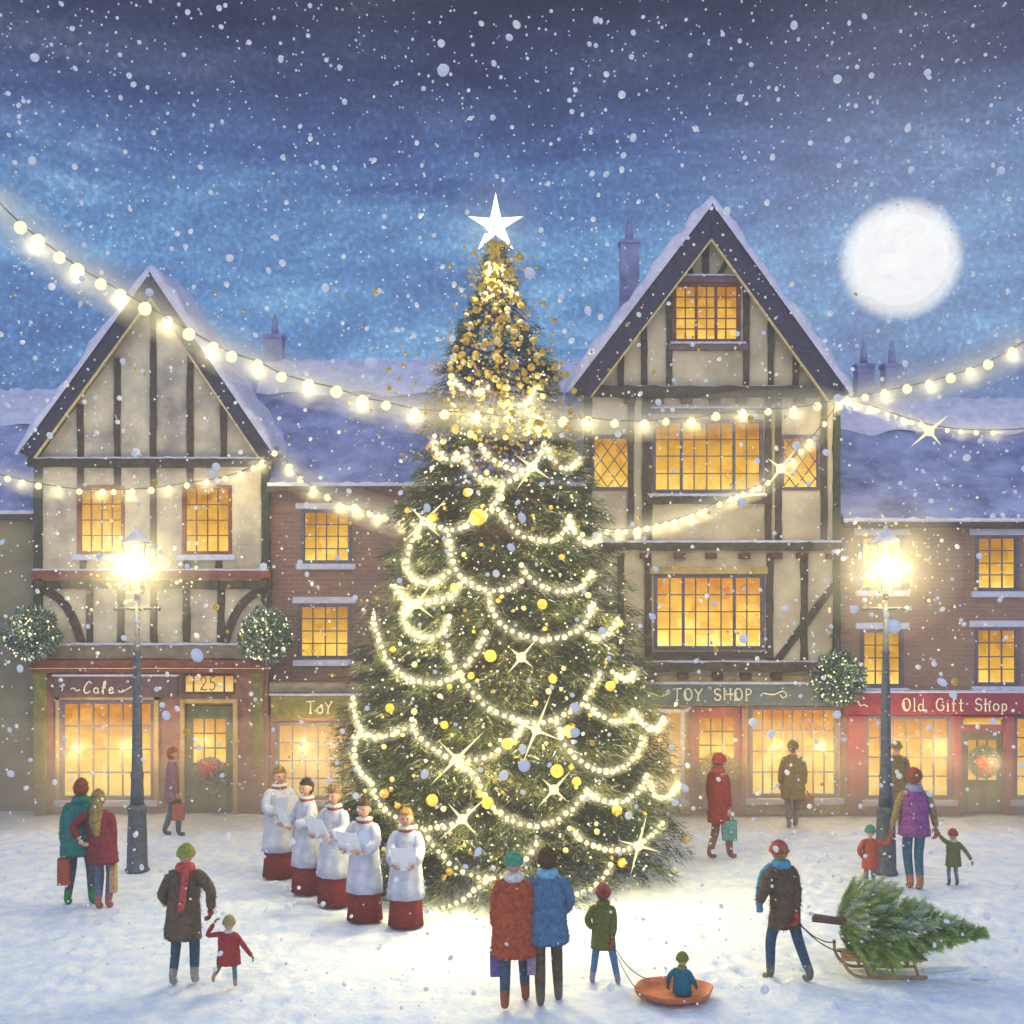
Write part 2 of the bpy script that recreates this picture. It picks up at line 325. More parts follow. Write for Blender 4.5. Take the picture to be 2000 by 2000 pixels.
# ------------------------------------------------------------------ buildings
FD = 24.8; PX = FPX / FD
def X(x): return (x - 1000) / PX
def Z(y): return CAMZ - (y - HY) / PX
def wall(mb, x0, x1, z0, z1, holes, y0, th=.22):
    xs = sorted({x0, x1, *[h[0] for h in holes], *[h[1] for h in holes]}); zs = sorted({z0, z1, *[h[2] for h in holes], *[h[3] for h in holes]})
    xs = [v for v in xs if x0 <= v <= x1]; zs = [v for v in zs if z0 <= v <= z1]
    def solid(i, j):
        if i < 0 or j < 0 or i >= len(xs) - 1 or j >= len(zs) - 1: return False
        cx = (xs[i] + xs[i + 1]) / 2; cz = (zs[j] + zs[j + 1]) / 2
        return not any(h[0] < cx < h[1] and h[2] < cz < h[3] for h in holes)
    for i in range(len(xs) - 1):
        for j in range(len(zs) - 1):
            if not solid(i, j): continue
            a, b, c, d = xs[i], xs[i + 1], zs[j], zs[j + 1]
            mb.add([(a, y0, c), (b, y0, c), (b, y0, d), (a, y0, d)], [(0, 1, 2, 3)])
            for (di, dj, p, q) in ((-1, 0, (a, c), (a, d)), (1, 0, (b, c), (b, d)), (0, -1, (a, c), (b, c)), (0, 1, (a, d), (b, d))):
                if not solid(i + di, j + dj): mb.add([(p[0], y0, p[1]), (q[0], y0, q[1]), (q[0], y0 + th, q[1]), (p[0], y0 + th, p[1])], [(0, 1, 2, 3)])
    return mb
def H(x0, x1, y0, y1): return (X(x0), X(x1), Z(y1), Z(y0))
def window(par, x0, x1, y0, y1, cols, rows, pane='pane_up', frame='frame', lattice=False, sill=True, lintel=False, yw=None, fw=.06, thick=(), bar=.022, label=None, name='window', clip=None):
    yw = FD if yw is None else yw
    a, b, c, d = H(x0, x1, y0, y1); m = MB()
    m.box(a - .01, a + fw, yw - .03, yw + .12, c, d); m.box(b - fw, b + .01, yw - .03, yw + .12, c, d)
    m.box(a + fw, b - fw, yw - .03, yw + .12, d - fw, d + .01); m.box(a + fw, b - fw, yw - .03, yw + .12, c - .01, c + fw)
    if lattice:
        k = 4; w = (b - a) / k * 2; ww, hh = b - a - 2 * fw, d - c - 2 * fw; x_0, z_0 = a + fw, c + fw; s = ww / 2.6; sz = s * 1.35
        for sg in (1, -1):
            for i in range(-12, 14):
                # line z = sg*(sz/s)*(x) + i*sz clipped to the opening
                P = []
                for tt in np.linspace(0, ww, 60):
                    zz = sg * (sz / s) * tt + i * sz
                    if 0 <= zz <= hh: P.append((x_0 + tt, z_0 + zz))
                if len(P) > 2: m.bar(P[0], P[-1], bar * .9, yw + .055 + (.006 if sg > 0 else 0), yw + .075 + (.006 if sg > 0 else 0))
    else:
        for i in range(1, cols):
            xx = a + fw + (b - a - 2 * fw) * i / cols + random.uniform(-.012, .012); wd = bar * (2.3 if i in thick else 1)
            m.box(xx - wd / 2, xx + wd / 2, yw + (.0 if i in thick else .045), yw + .085, c + fw, d - fw)
        for j in range(1, rows):
            zz = c + fw + (d - c - 2 * fw) * j / rows + random.uniform(-.01, .01)
            m.box(a + fw, b - fw, yw + .052, yw + .08, zz - bar / 2, zz + bar / 2)
    w = m.build(name, frame, par)
    if label: w['label'] = label
    MB().box(a + fw * .5, b - fw * .5, yw + .088, yw + .1, c + fw * .5, d - fw * .5).build('pane', pane, w)
    if sill: MB().box(a - .10, b + .10, yw - .13, yw + .02, c - .13, c - .01).build('sill', 'sill', w, .02)
    if lintel: MB().box(a - .12, b + .12, yw - .05, yw + .02, d + .01, d + .14).build('lintel', 'sill', w, .02)
    return w
def gable_roof(par, xl, yl, xa, ya, xr, yr, bw, back, snow=.20):
    """barge boards, slabs and the snow lying on them; pixel coordinates of the outer roof line"""
    A, B, C = Vector((X(xl), Z(yl))), Vector((X(xa), Z(ya))), Vector((X(xr), Z(yr))); y0 = FD - .38
    def band(P, Q, sgn, o1, o2, y_0, y_1, mb):
        d = (Q - P).normalized(); n = Vector((-d.y, d.x)) * sgn
        return n
    dL = (B - A).normalized(); nL = Vector((-dL.y, dL.x)); dR = (C - B).normalized(); nR = Vector((-dR.y, dR.x))   # outward normals
    def inner(k):   # apex of the line offset inward by k
        u = (nL + nR).normalized(); return B - u * (k / u.dot(nL))
    m = MB()
    m.prism([A, B, inner(bw), A - nL * bw + dL * bw * .25], y0, y0 + .09); m.prism([B, C, C - nR * bw - dR * bw * .25, inner(bw)], y0, y0 + .09)
    rf = MB(); rf.prism([A, B, inner(.14), A - nL * .14], y0 + .09, back); rf.prism([B, C, C - nR * .14, inner(.14)], y0 + .09, back)
    roof = rf.build('roof', 'slate', par); m.build('barge_board', 'barge', roof, .01)
    e = MB(); e.prism([A - nL * bw + dL * bw * .3, inner(bw), inner(bw + .035), A - nL * (bw + .035) + dL * bw * .3], y0 + .02, y0 + .1)
    e.prism([inner(bw), C - nR * bw - dR * bw * .3, C - nR * (bw + .035) - dR * bw * .3, inner(bw + .035)], y0 + .02, y0 + .1); e.build('barge_trim', 'cream', roof)
    # snow
    P0, P1, P2 = A - dL * .05, B, C + dR * .05; path = [P0.lerp(P1, i / 46) for i in range(47)] + [P1.lerp(P2, i / 46) for i in range(1, 47)]
    ys = [y0 - .05, y0 - .02, y0 + .06] + list(np.linspace(y0 + .5, back, 8)); vs = []
    def nrm(i): return nL if i < 44 else nR if i > 48 else (nL * (48 - i) / 4 + nR * (i - 44) / 4).normalized()
    for j, y in enumerate(ys):
        for i, p in enumerate(path):
            t_ = snow * (.75 + .55 * noise.noise(Vector((p.x * 2.3, y * .8, p.y * 2.3)))) + .05 * noise.noise(Vector((p.x * 9, y, p.y * 9)))
            edge = min(i, 92 - i) / 4; t_ *= min(1, .25 + edge); t_ *= (.25, .8, 1)[min(j, 2)]
            q = p + nrm(i) * max(.03, t_); vs.append((q.x, y, q.y))
    nn = 93; fs = [(j * nn + i, j * nn + i + 1, (j + 1) * nn + i + 1, (j + 1) * nn + i) for j in range(len(ys) - 1) for i in range(nn - 1)]
    b = len(vs)
    for i, p in enumerate(path): q = p - nrm(i) * .035; vs.append((q.x, y0 - .05, q.y))
    fs += [(i, b + i, b + i + 1, i + 1) for i in range(nn - 1)]
    MB().add(vs, fs, True).build('roof_snow', 'roofsnow', roof)
    return roof, inner, nL, nR
def pitched_roof(par, x0, x1, ye, yr, dep, g0=None, g1=None, over=.25):
    """roof whose eaves run along the street: x in metres, eave z, ridge z, ridge distance behind the wall"""
    m = MB(); y0 = FD - over; n = 60; k = 12; vs = []; g0 = x0 if g0 is None else g0; g1 = x1 if g1 is None else g1
    for j in range(k + 1):
        for i in range(n + 1):
            x = x0 + (x1 - x0) * i / n; tt = j / k
            s = .05 * noise.noise(Vector((x * .9, tt * 5, 2))) + (.06 * noise.noise(Vector((x * 2.5, 7, 0))) if j == k else 0)
            if not g0 - .01 <= x <= g1 + .01: tt = max(tt, (over + .4) / (dep + over))
            vs.append((x, y0 + (dep + over) * tt, ye + (yr - ye) * tt + s - .02 * tt))
    fs = [(j * (n + 1) + i, j * (n + 1) + i + 1, (j + 1) * (n + 1) + i + 1, (j + 1) * (n + 1) + i) for j in range(k) for i in range(n)]
    b = len(vs); vs += [(x0, FD + 2 * dep, ye), (x1, FD + 2 * dep, ye)]; t0 = k * (n + 1)
    fs += [tuple([b] + list(range(t0, t0 + n + 1)) + [b + 1])]
    fs += [tuple(list(range(0, b, n + 1)) + [b]), tuple(list(range(n, b, n + 1)) + [b + 1]), tuple([b, b + 1, n] + list(range(n - 1, -1, -1)))]
    roof = m.add(vs, fs, False).build('roof', 'slate', par)
    # drift of snow lying along the ridge
    m2 = MB(); vs = []; sl = (yr - ye) / (dep + over)
    prof = [(-1.25, .0), (-1.0, .10), (-.5, .14), (-.15, .17), (.1, .13), (.35, -.1)]
    for i in range(n * 2 + 1):
        x = x0 + (x1 - x0) * i / n / 2; e = 1 + .25 * noise.noise(Vector((x * 1.3, 3, 1)))
        for (dy, h) in prof:
            zz = yr + (dy * e * sl if dy < 0 else -dy * sl); vs.append((x, FD + dep + dy * e, zz + h * (1 + .5 * noise.noise(Vector((x * 4, dy, 5)))) + .02))
    k = len(prof); fs = [(i * k + j, i * k + j + 1, (i + 1) * k + j + 1, (i + 1) * k + j) for i in range(n * 2) for j in range(k - 1)]
    m2.add(vs, fs, True).build('ridge_snow', 'roofsnow', roof)
    g_ = MB().box(g0, g1, y0 - .06, y0 + .06, ye - .10, ye + .02); g_.build('gutter', 'oak', roof, .02)
    s_ = MB(); nn = 60
    P = [Vector((g0 + (g1 - g0) * i / nn, y0 + .02, ye + .05 + .02 * noise.noise(Vector((i * .7, 1, 1))))) for i in range(nn + 1)]
    s_.tube(P, [.055 + .03 * noise.noise(Vector((i * .5, 3, 3))) for i in range(nn + 1)], 8).build('eaves_snow', 'ochre' if False else 'roofsnow', roof)
    return roof
def chimney(roof, x, ytop, ypot, ybase, w, dep):
    D = FD + dep; m = MB(); c = at(x, ypot, D); tz = at(x, ytop, D).z; bz = at(x, ybase, D).z; s = w / 2 * D / FPX
    m.box(c.x - s, c.x + s, D - s, D + s, bz - 1, c.z - .08); m.box(c.x - s * 1.15, c.x + s * 1.15, D - s * 1.15, D + s * 1.15, c.z - .08, c.z)
    o = m.build('chimney', 'slate', roof)
    p = MB().tube([(c.x, D, c.z), (c.x, D, c.z + (tz - c.z) * .25), (c.x, D, c.z + (tz - c.z) * .6), (c.x, D, tz)], [s * .5, s * .42, s * .36, s * .1], 10)
    p.build('chimney_pot', 'slate', roof)

# --- lettering in strokes
def arc(cx, cy, rx, ry, a0, a1, n=12): return [(cx + rx * math.cos(R(a0 + (a1 - a0) * i / n)), cy + ry * math.sin(R(a0 + (a1 - a0) * i / n))) for i in range(n + 1)]
GL = {
 'T': (.62, [[(0, .95), (.62, 1)], [(.32, .98), (.30, 0)], [(.2, .02), (.42, 0)]]),
 'o': (.42, [arc(.22, .28, .19, .27, 90, 450)]), 'O': (.62, [arc(.3, .5, .27, .5, 100, 460), arc(.36, .5, .23, .42, 150, 350)]),
 'Y': (.55, [[(0, .95), (.27, .5)], [(.55, 1), (.27, .5), (.22, 0)], [(.12, 0), (.34, .02)]]),
 'S': (.5, [arc(.25, .74, .21, .23, 20, 250, 10) + arc(.25, .27, .21, .26, 80, -170, 10)]),
 'H': (.6, [[(.06, 1), (.08, 0)], [(.50, .95), (.52, 0)], [(.07, .5), (.52, .53)], [(0, 1), (.14, 1)], [(.43, .96), (.6, .95)]]),
 'P': (.5, [[(.08, .98), (.1, 0)], [(.08, .96)] + arc(.14, .72, .3, .25, 80, -90, 8) + [(.08, .46)], [(.02, 0), (.2, 0)]]),
 'l': (.2, [[(.06, 1), (.1, .96), (.1, .04), (.03, 0)], [(.03, 0), (.18, 0)]]), 'd': (.46, [arc(.2, .27, .17, .26, 60, 400), [(.37, 1), (.38, 0)]]),
 'G': (.6, [arc(.32, .5, .28, .48, 50, 330, 14) + [(.56, .42), (.36, .44)]]), 'i': (.2, [[(.03, .56), (.1, .55), (.1, 0)], [(.02, 0), (.18, 0)], [(.1, .78), (.1, .82)]]),
 'f': (.36, [[(.36, .95), (.27, 1), (.18, .93), (.16, .8), (.15, 0)], [(.02, .56), (.32, .58)], [(.07, 0), (.24, 0)]]),
 't': (.36, [[(.16, .95), (.16, .1), (.22, 0), (.33, .06)], [(.02, .60), (.34, .62)]]),
 'h': (.46, [[(.08, 1), (.08, 0)], [(.08, .4), (.18, .55), (.3, .55), (.36, .42), (.37, 0)], [(0, 0), (.16, 0)], [(.3, 0), (.45, 0)]]),
 'p': (.46, [[(.08, .57), (.08, -.32)], arc(.22, .28, .16, .27, 150, -150)]),
 'C': (.6, [[(.62, .82), (.52, 1.0), (.36, .98), (.14, .62), (.06, .25), (.16, .02), (.36, .04), (.5, .2)]]),
 'a': (.42, [arc(.18, .24, .16, .23, 40, 380), [(.35, .46), (.34, .08), (.42, .02)]]),
 'F': (.36, [[(.02, .1), (.22, .55), (.32, .95), (.26, 1.05), (.18, .9), (.14, .2), (.12, -.1)], [(.04, .46), (.34, .5)]]),
 'e': (.42, [[(.04, .26), (.32, .30), (.30, .46), (.16, .48), (.05, .28), (.1, .04), (.24, 0), (.42, .14)]]),
 '2': (.5, [[(.04, .72), (.1, .95), (.28, 1), (.42, .82), (.36, .55), (.1, .18), (.04, .02), (.2, .07), (.34, .0), (.5, .08)]]),
 '5': (.5, [[(.46, 1.0), (.16, .96), (.1, .56), (.28, .62), (.42, .45), (.42, .2), (.26, .0), (.08, .04), (.05, .14)]]),
 ' ': (.5, []),
}
def lettering(par, text, x0, x1, yt, yb, yplane, m='cream_paint', r=.014, extra=(), name='lettering'):
    h = Z(yt) - Z(yb); tot = sum(GL[c][0] + .16 for c in text); sx = (X(x1) - X(x0)) / tot; mb = MB(); x = X(x0)
    for c in text:
        w, st = GL[c]
        for s in st:
            P = [(x + px * sx, yplane, Z(yb) + pz * h) for px, pz in s]
            if len(P) > 2: P = smooth_pts(P, 3)
            mb.tube(P, r, 6)
        x += (w + .16) * sx
    for s in extra: MB().tube(smooth_pts([(X(a), yplane, Z(b)) for a, b in s], 5), r * .9, 6).build('flourish', m, par)
    return mb.build(name, m, par)

def sign(x0, x1, y0, y1, m, text, tx, ty, label, extra=(), proud=.16, r=.014):
    a, b, c, d = H(x0, x1, y0, y1); o = empty('shop_sign', ((a + b) / 2, FD - proud, c), label, 'shop sign')
    mb = MB().box(a, b, FD - proud, FD - .02, c, d); mb.build('board', m, o, .012)
    mb = MB().box(a - .03, b + .03, FD - proud - .03, FD - .02, d + .003, d + .05); mb.build('snow_cap', 'sill', o, .015)
    if text: lettering(o, text, tx[0], tx[1], ty[0], ty[1], FD - proud - .004, extra=extra, r=r)
    return o

# ---- HOUSE 1 (left timber-framed house)
h1 = empty('timber_house', (X(300), FD, 0), 'timber framed house with steep snowy gable, left of the tree, over a cafe', 'house')
xl, xr = X(72), X(525)
holes_u = [H(152, 243, 948, 1082), H(357, 452, 948, 1082)]
m = wall(MB(), xl, xr, Z(1255), Z(900), holes_u, FD); m.prism([(X(72), Z(900)), (X(525), Z(900)), (X(305), Z(575))], FD, FD + .2)
m.build('upper_wall', 'plaster', h1)
sd = MB(); sd.box(xl, xl + .2, FD + .22, FD + 1.9, 0, Z(900)); sd.box(xr - .2, xr, FD + .22, FD + 1.9, 0, Z(900)); sd.prism([(xl, 0), (xr, 0), (xr, Z(900)), (X(305), Z(575)), (xl, Z(900))], FD + 1.9, FD + 2.1); sd.build('side_wall', 'plaster', h1)
roof1, inn1, _, _ = gable_roof(h1, 50, 886, 305, 536, 541, 884, .30, FD + 2.1, .17)
T = PB(); y0, y1 = FD - .05, FD + .03
for sx, top in ((158, 790), (230, 700), (300, 600), (372, 690), (437, 780)): T.wob((X(sx), Z(top)), (X(sx), Z(898)), .125, y0, y1)
for sx, yb in ((158, 948), (230, 948), (300, 1113), (372, 948)): T.wob((X(sx), Z(912)), (X(sx), Z(yb)), .125, y0, y1)
for sx in (176, 237, 301, 365, 432): T.wob((X(sx), Z(1150)), (X(sx), Z(1256)), .14, y0, y1)
for sx in (163, 367, 428): T.wob((X(sx), Z(1092)), (X(sx), Z(1114)), .13, y0, y1)
T.build('timber_stud', 'oak', h1)
T = PB(); T.wob((X(76), Z(908)), (X(76), Z(1290)), .15, FD - .09, y1); T.wob((X(519), Z(908)), (X(519), Z(1290)), .15, FD - .09, y1); T.build('corner_post', 'oakg', h1)
for s in (1, -1):
    c0 = 300; P = smooth_pts([(X(c0 - s * 215), 0, Z(1150)), (X(c0 - s * 180), 0, Z(1172)), (X(c0 - s * 155), 0, Z(1210)), (X(c0 - s * 140), 0, Z(1256))], 6); b_ = MB()
    for a, b in zip(P, P[1:]): b_.bar((a.x, a.z), (b.x, b.z), .155, FD - .065, FD + .02)
    b_.build('curved_brace', 'oak', h1)
T = MB(); T.wob((X(58), Z(904)), (X(535), Z(904)), .19, FD - .14, FD + .03); T.build('tie_beam', 'oak', h1)
T = MB(); T.wob((X(66), Z(1122)), (X(532), Z(1122)), .15, FD - .20, FD + .02); T.build('jetty_beam', 'redbrown', h1)
T = PB(); T.wob((X(66), Z(1142)), (X(532), Z(1142)), .17, FD - .12, FD + .02)
for i in range(10): xx = X(85 + i * 48); T.box(xx - .09, xx + .09, FD - .19, FD - .12, Z(1148), Z(1133))
T.build('joist_end', 'oak', h1)
T = MB(); T.wob((X(66), Z(1271)), (X(532), Z(1271)), .30, FD - .16, FD + .02); T.build('bressummer', mat('weathered_beam', (.22, .18, .13), .9, .3, 5, .5), h1)
T = PB()
for yy, hh in ((1113, .025), (1257, .03), (895, .02)): T.tube([(X(70) + (X(528) - X(70)) * i / 40, FD - .17, Z(yy) + .02 * noise.noise(Vector((i * .8, yy, 0)))) for i in range(41)], [hh * (1 + .6 * noise.noise(Vector((i * 1.1, 4, yy)))) for i in range(41)], 6)
T.build('beam_snow', 'sill', h1)
window(h1, 152, 243, 948, 1082, 4, 4, frame='redbrown', lintel=False)
window(h1, 357, 452, 948, 1082, 4, 4, frame='redbrown', lintel=False)
# shopfront 1
m = wall(MB(), xl, xr, 0, Z(1290), [H(120, 302, 1368, 1560), H(362, 457, 1375, 1592), H(359, 460, 1317, 1354)], FD - .05, .2); m.build('shopfront', 'brown', h1)
T = MB().box(xl - .08, xr + .05, FD - .30, FD - .05, Z(1300), Z(1287)); T.box(xl - .04, xr + .02, FD - .22, FD - .05, Z(1312), Z(1300) - .003); T.build('cornice', 'redbrown', h1, .015)
T = MB().box(xl - .05, xr + .03, FD - .27, FD - .05, Z(1302) - .02, Z(1302)); T.build('cornice_moulding', 'cream', h1)
for a_, b_, nm in ((70, 94, 'olive'), (497, 516, 'olive')):
    T = PB().box(X(a_), X(b_), FD - .15, FD - .05, .0 if a_ < 100 else Z(1500), Z(1312)); T.box(X(a_) - .03, X(b_) + .03, FD - .19, FD - .15, Z(1325), Z(1312)); T.build('pilaster', nm, h1, .012)
T = PB()
for sx in (120, 225, 318, 495): T.ball((X(sx), FD - .11, Z(1306)), .1, 10, 6, (1.1, .7, .45))
T.build('corbel', 'cream', h1)
w = window(h1, 120, 302, 1368, 1560, 6, 4, 'pane_shop', yw=FD - .05, sill=True, bar=.028)
T = PB().box(X(112), X(120) - .012, FD - .10, FD - .04, Z(1562), Z(1360)); T.box(X(302) + .012, X(312), FD - .10, FD - .04, Z(1562), Z(1360)); T.box(X(112), X(312), FD - .10, FD - .04, Z(1366), Z(1360)); T.build('window_surround', 'ochre', h1)
tr = window(h1, 359, 460, 1317, 1354, 1, 1, 'pane_pale', frame='oak', yw=FD - .05, sill=False, name='transom_window', fw=.03)
T = MB(); T.box(X(378) - .012, X(378) + .012, FD - .02, FD + .03, Z(1352), Z(1319)); T.box(X(438) - .012, X(438) + .012, FD - .02, FD + .03, Z(1352), Z(1319)); T.build('glazing_bar', 'oak', tr)
lettering(tr, '25', 391, 425, 1322, 1348, FD + .02, 'black', .011, name='house_number')
def door(par, x0, x1, y0, gx0, gx1, gy0, gy1, cols, rows, m, pane, panels, label=None, yw=FD, pm='olive'):
    a, b, c, d = X(x0), X(x1), .02, Z(y0); D = MB(); wall(D, a, b, c, d, [H(gx0, gx1, gy0, gy1)], yw, .08); d_ = D.build('door', m, par)
    if label: d_['label'] = label
    wa, wb, wc, wd = H(gx0, gx1, gy0, gy1); w = MB()
    for i in range(1, cols): xx = wa + (wb - wa) * i / cols; w.box(xx - .012, xx + .012, yw + .01, yw + .05, wc, wd)
    for j in range(1, rows): zz = wc + (wd - wc) * j / rows; w.box(wa, wb, yw + .015, yw + .045, zz - .012, zz + .012)
    if w.v: w.build('glazing_bars', 'oakg', d_)
    MB().box(wa - .02, wb + .02, yw + .055, yw + .07, wc - .02, wd + .02).build('pane', pane, d_)
    p = MB()
    for (px0, px1, py0, py1) in panels: q = H(px0, px1, py0, py1); p.box(q[0], q[1], yw - .025, yw + .01, q[2], q[3])
    if panels: p.build('panels', pm, d_, .012)
    MB().ball((b - .09, yw - .05, 1.0), .03, 8, 6).build('handle', 'gold', d_)
    return d_
door(h1, 364, 455, 1378, 377, 441, 1404, 1490, 3, 3, 'doorgreen', 'pane_shop', [(375, 405, 1530, 1580), (413, 443, 1530, 1580)])
T = PB(); T.box(X(354), X(362), FD - .11, FD - .04, 0, Z(1372)); T.box(X(457), X(466), FD - .11, FD - .04, 0, Z(1372)); T.box(X(354), X(466), FD - .12, FD - .04, Z(1372), Z(1364)); T.build('door_frame', 'ochre', h1, .01)
T = MB().box(X(362), X(457), FD - .05, FD + .2, -.02, .02); T.build('door_step', 'sill', h1)
sign(110, 350, 1320, 1360, 'signbrown', 'CaFe', (168, 232), (1330, 1352), 'dark plum cafe fascia with faded cream script, above the left shop window',
     extra=[[(123, 1337), (128, 1342), (126, 1348)], [(143, 1344), (150, 1342), (155, 1347), (162, 1345)], [(236, 1346), (242, 1350), (262, 1339)], [(272, 1338), (280, 1338), (281, 1345)]])

# ---- BUILDING 0 (far left)
b0 = empty('rendered_building', (X(-60), FD, 0), 'drab low building with snowy slate roof at the far left edge', 'building')
MB().box(X(-330), X(70), FD + .25, FD + 5, 0, Z(1008)).build('wall', 'drab', b0)
r0 = pitched_roof(b0, X(-330), X(190), Z(1006), at(0, 768, FD + 4.2).z, 4.2, X(-330), X(70), over=-.1)
# ---- BUILDING 2 (middle, behind the tree)
b2 = empty('brick_building', (X(800), FD, 0), 'mauve brick shop building with long snowy roof, between left timber house and tree', 'building')
a2, c2 = X(527), X(1143)
wins2 = [(587, 684, 995, 1100), (581, 683, 1180, 1288)]
m = wall(MB(), a2, c2, Z(1352), Z(955), [H(w[0], w[1], w[2], w[3]) for w in wins2], FD + .12); m.build('wall', 'brick', b2)
MB().box(a2, c2, FD + .36, FD + 8, 0, Z(960)).build('rear_wall', 'drab', b2)
for w in wins2: window(b2, *w, 4, 4, yw=FD + .12, lintel=True)
window(b2, 800, 880, 995, 1100, 4, 4, yw=FD + .05, lintel=True)
m = wall(MB(), a2, c2, 0, Z(1352), [H(538, 700, 1412, 1562), H(712, 770, 1410, 1590), H(785, 940, 1412, 1562)], FD + .06, .2); m.build('shopfront', 'brown', b2)
window(b2, 538, 700, 1412, 1562, 6, 4, 'pane_pale', yw=FD + .06, thick=())
window(b2, 785, 940, 1412, 1562, 6, 4, 'pane_pale', yw=FD + .06)
door(b2, 714, 768, 1412, 722, 760, 1425, 1500, 2, 3, 'doorgreen', 'pane_pale', [], yw=FD + .1)
MB().box(a2, c2, FD - .08, FD + .1, Z(1352), Z(1332)).build('string_course', mat('stone_course', (.30, .25, .20), .9, .25, 5, .4), b2, .02)
roof2 = pitched_roof(b2, X(440), c2 + .8, Z(953), at(800, 712, FD + 4.2).z, 4.2, a2, c2)
chimney(roof2, 537, 612, 655, 712, 33, 4.2); chimney(roof2, 1229, 418, 472, 720, 36, 4.2)
sign(530, 720, 1358, 1402, 'olive', 'ToY', (600, 655), (1368, 1392), 'olive green toy shop fascia, partly hidden by the big tree', proud=.1)

# ---- HOUSE 3 (right timber-framed)
h3 = empty('timber_house', (X(1390), FD, 0), 'tall half timbered house with steep snowy gable, right of the tree, over the toy shop', 'house')
xl, xr = X(1145), X(1640)
holes = [H(1155, 1235, 850, 957), H(1275, 1490, 820, 962), H(1525, 1602, 850, 957), H(1278, 1492, 1123, 1268)]
m = wall(MB(), xl, xr, Z(1320), Z(765), holes, FD)
zt = Z(765); wall(m, X(1312), X(1448), zt, Z(548), [H(1315, 1445, 553, 668)], FD)
m.prism([(X(1145), zt), (X(1312), zt), (X(1312), Z(548))], FD, FD + .2); m.prism([(X(1448), zt), (X(1640), zt), (X(1448), Z(548))], FD, FD + .2)
m.prism([(X(1312), Z(548)), (X(1448), Z(548)), (X(1385), Z(455))], FD, FD + .2)
m.build('upper_wall', 'plaster2', h3)
sd = MB(); sd.box(xl, xl + .2, FD + .22, FD + 2.0, 0, zt); sd.box(xr - .2, xr, FD + .22, FD + 2.0, 0, zt); sd.prism([(xl, 0), (xr, 0), (xr, zt), (X(1385), Z(455)), (xl, zt)], FD + 2.0, FD + 2.2); sd.build('side_wall', 'plaster', h3)
roof3, inn3, _, _ = gable_roof(h3, 1112, 762, 1385, 405, 1651, 772, .42, FD + 2.3, .22)
T = PB()
for sx, top in ((1213, 690), (1258, 628), (1307, 560), (1457, 560), (1505, 628), (1553, 690)): T.wob((X(sx), Z(top)), (X(sx), Z(760)), .12, y0, y1)
T.wob((X(1378), Z(455)), (X(1378), Z(540)), .14, y0, y1); T.wob((X(1335), Z(500)), (X(1352), Z(540)), .09, y0, y1); T.wob((X(1425), Z(500)), (X(1402), Z(540)), .09, y0, y1)
for sx in (1150, 1232, 1264, 1500, 1520, 1609): T.wob((X(sx), Z(778)), (X(sx), Z(1062)), .13 if sx != 1264 else .2, y0, y1)
for sx in (1212, 1266, 1503, 1570): T.wob((X(sx), Z(1080)), (X(sx), Z(1292)), .14, y0, y1)
T.build('timber_stud', 'oak', h3)
T = MB(); T.wob((X(1629), Z(1142)), (X(1516), Z(1292)), .14, FD - .06, FD + .02); T.build('diagonal_brace', 'oak', h3)
T = PB(); T.wob((X(1633), Z(778)), (X(1633), Z(1292)), .14, FD - .08, FD + .02); T.wob((X(1147), Z(778)), (X(1147), Z(1292)), .14, FD - .08, FD + .02); T.build('corner_post', 'oakg', h3)
T = PB(); T.wob((X(1305), Z(546)), (X(1462), Z(546)), .13, FD - .09, FD + .02); T.wob((X(1305), Z(679)), (X(1460), Z(679)), .14, FD - .1, FD + .02); T.build('gable_rail', mat('mauve_oak', (.16, .11, .12), .9, .3, 9, .5), h3)
T = PB(); T.wob((X(1125), Z(766)), (X(1640), Z(766)), .22, FD - .16, FD + .02)
T.wob((X(1140), Z(1067)), (X(1642), Z(1067)), .17, FD - .14, FD + .02); T.wob((X(1140), Z(1302)), (X(1640), Z(1302)), .19, FD - .18, FD + .02)
T.wob((X(1268), Z(803)), (X(1497), Z(803)), .11, FD - .085, FD + .02); T.wob((X(1262), Z(977)), (X(1498), Z(977)), .17, FD - .10, FD + .02); T.wob((X(1268), Z(1279)), (X(1500), Z(1279)), .13, FD - .105, FD + .02)
T.build('horizontal_beam', 'oak', h3)
MB().box(X(1268), X(1498), FD - .10, FD + .02, Z(1121), Z(1106)).build('window_header', 'ochre', h3, .015)
T = PB()
for yy, xs in ((783, (1230, 1285, 1340, 1395, 1447, 1505, 1560)), (1086, (1260, 1327, 1388, 1453, 1515, 1565, 1622)), (1320, (1268, 1333, 1400, 1455, 1515))):
    for xx in xs: T.box(X(xx) - .11, X(xx) + .11, FD - .14, FD + .01, Z(yy + 6), Z(yy - 6))
T.build('joist_end', mat('joist_oak', (.11, .05, .035), .9, .3, 9, .5), h3, .01)
T = PB()
for yy, x0_, x1_, hh in ((757, 1140, 1630, .028), (1058, 1145, 1640, .03), (1292, 1150, 1635, .03), (797, 1270, 1495, .02), (967, 1265, 1495, .03), (671, 1308, 1455, .025), (539, 1310, 1458, .02), (1310, 1240, 1600, .015)):
    T.tube([(X(x0_) + (X(x1_) - X(x0_)) * i / 40, FD - .12, Z(yy) + .015 * noise.noise(Vector((i * .8, yy, 0)))) for i in range(41)], [hh * (1 + .6 * noise.noise(Vector((i * 1.1, 4, yy)))) for i in range(41)], 6)
T.build('beam_snow', 'sill', h3)
window(h3, 1315, 1445, 553, 668, 6, 5, thick=(2, 4), sill=False, frame='redbrown')
window(h3, 1155, 1235, 850, 957, 1, 1, lattice=True, sill=False); window(h3, 1525, 1602, 850, 957, 1, 1, lattice=True, sill=False)
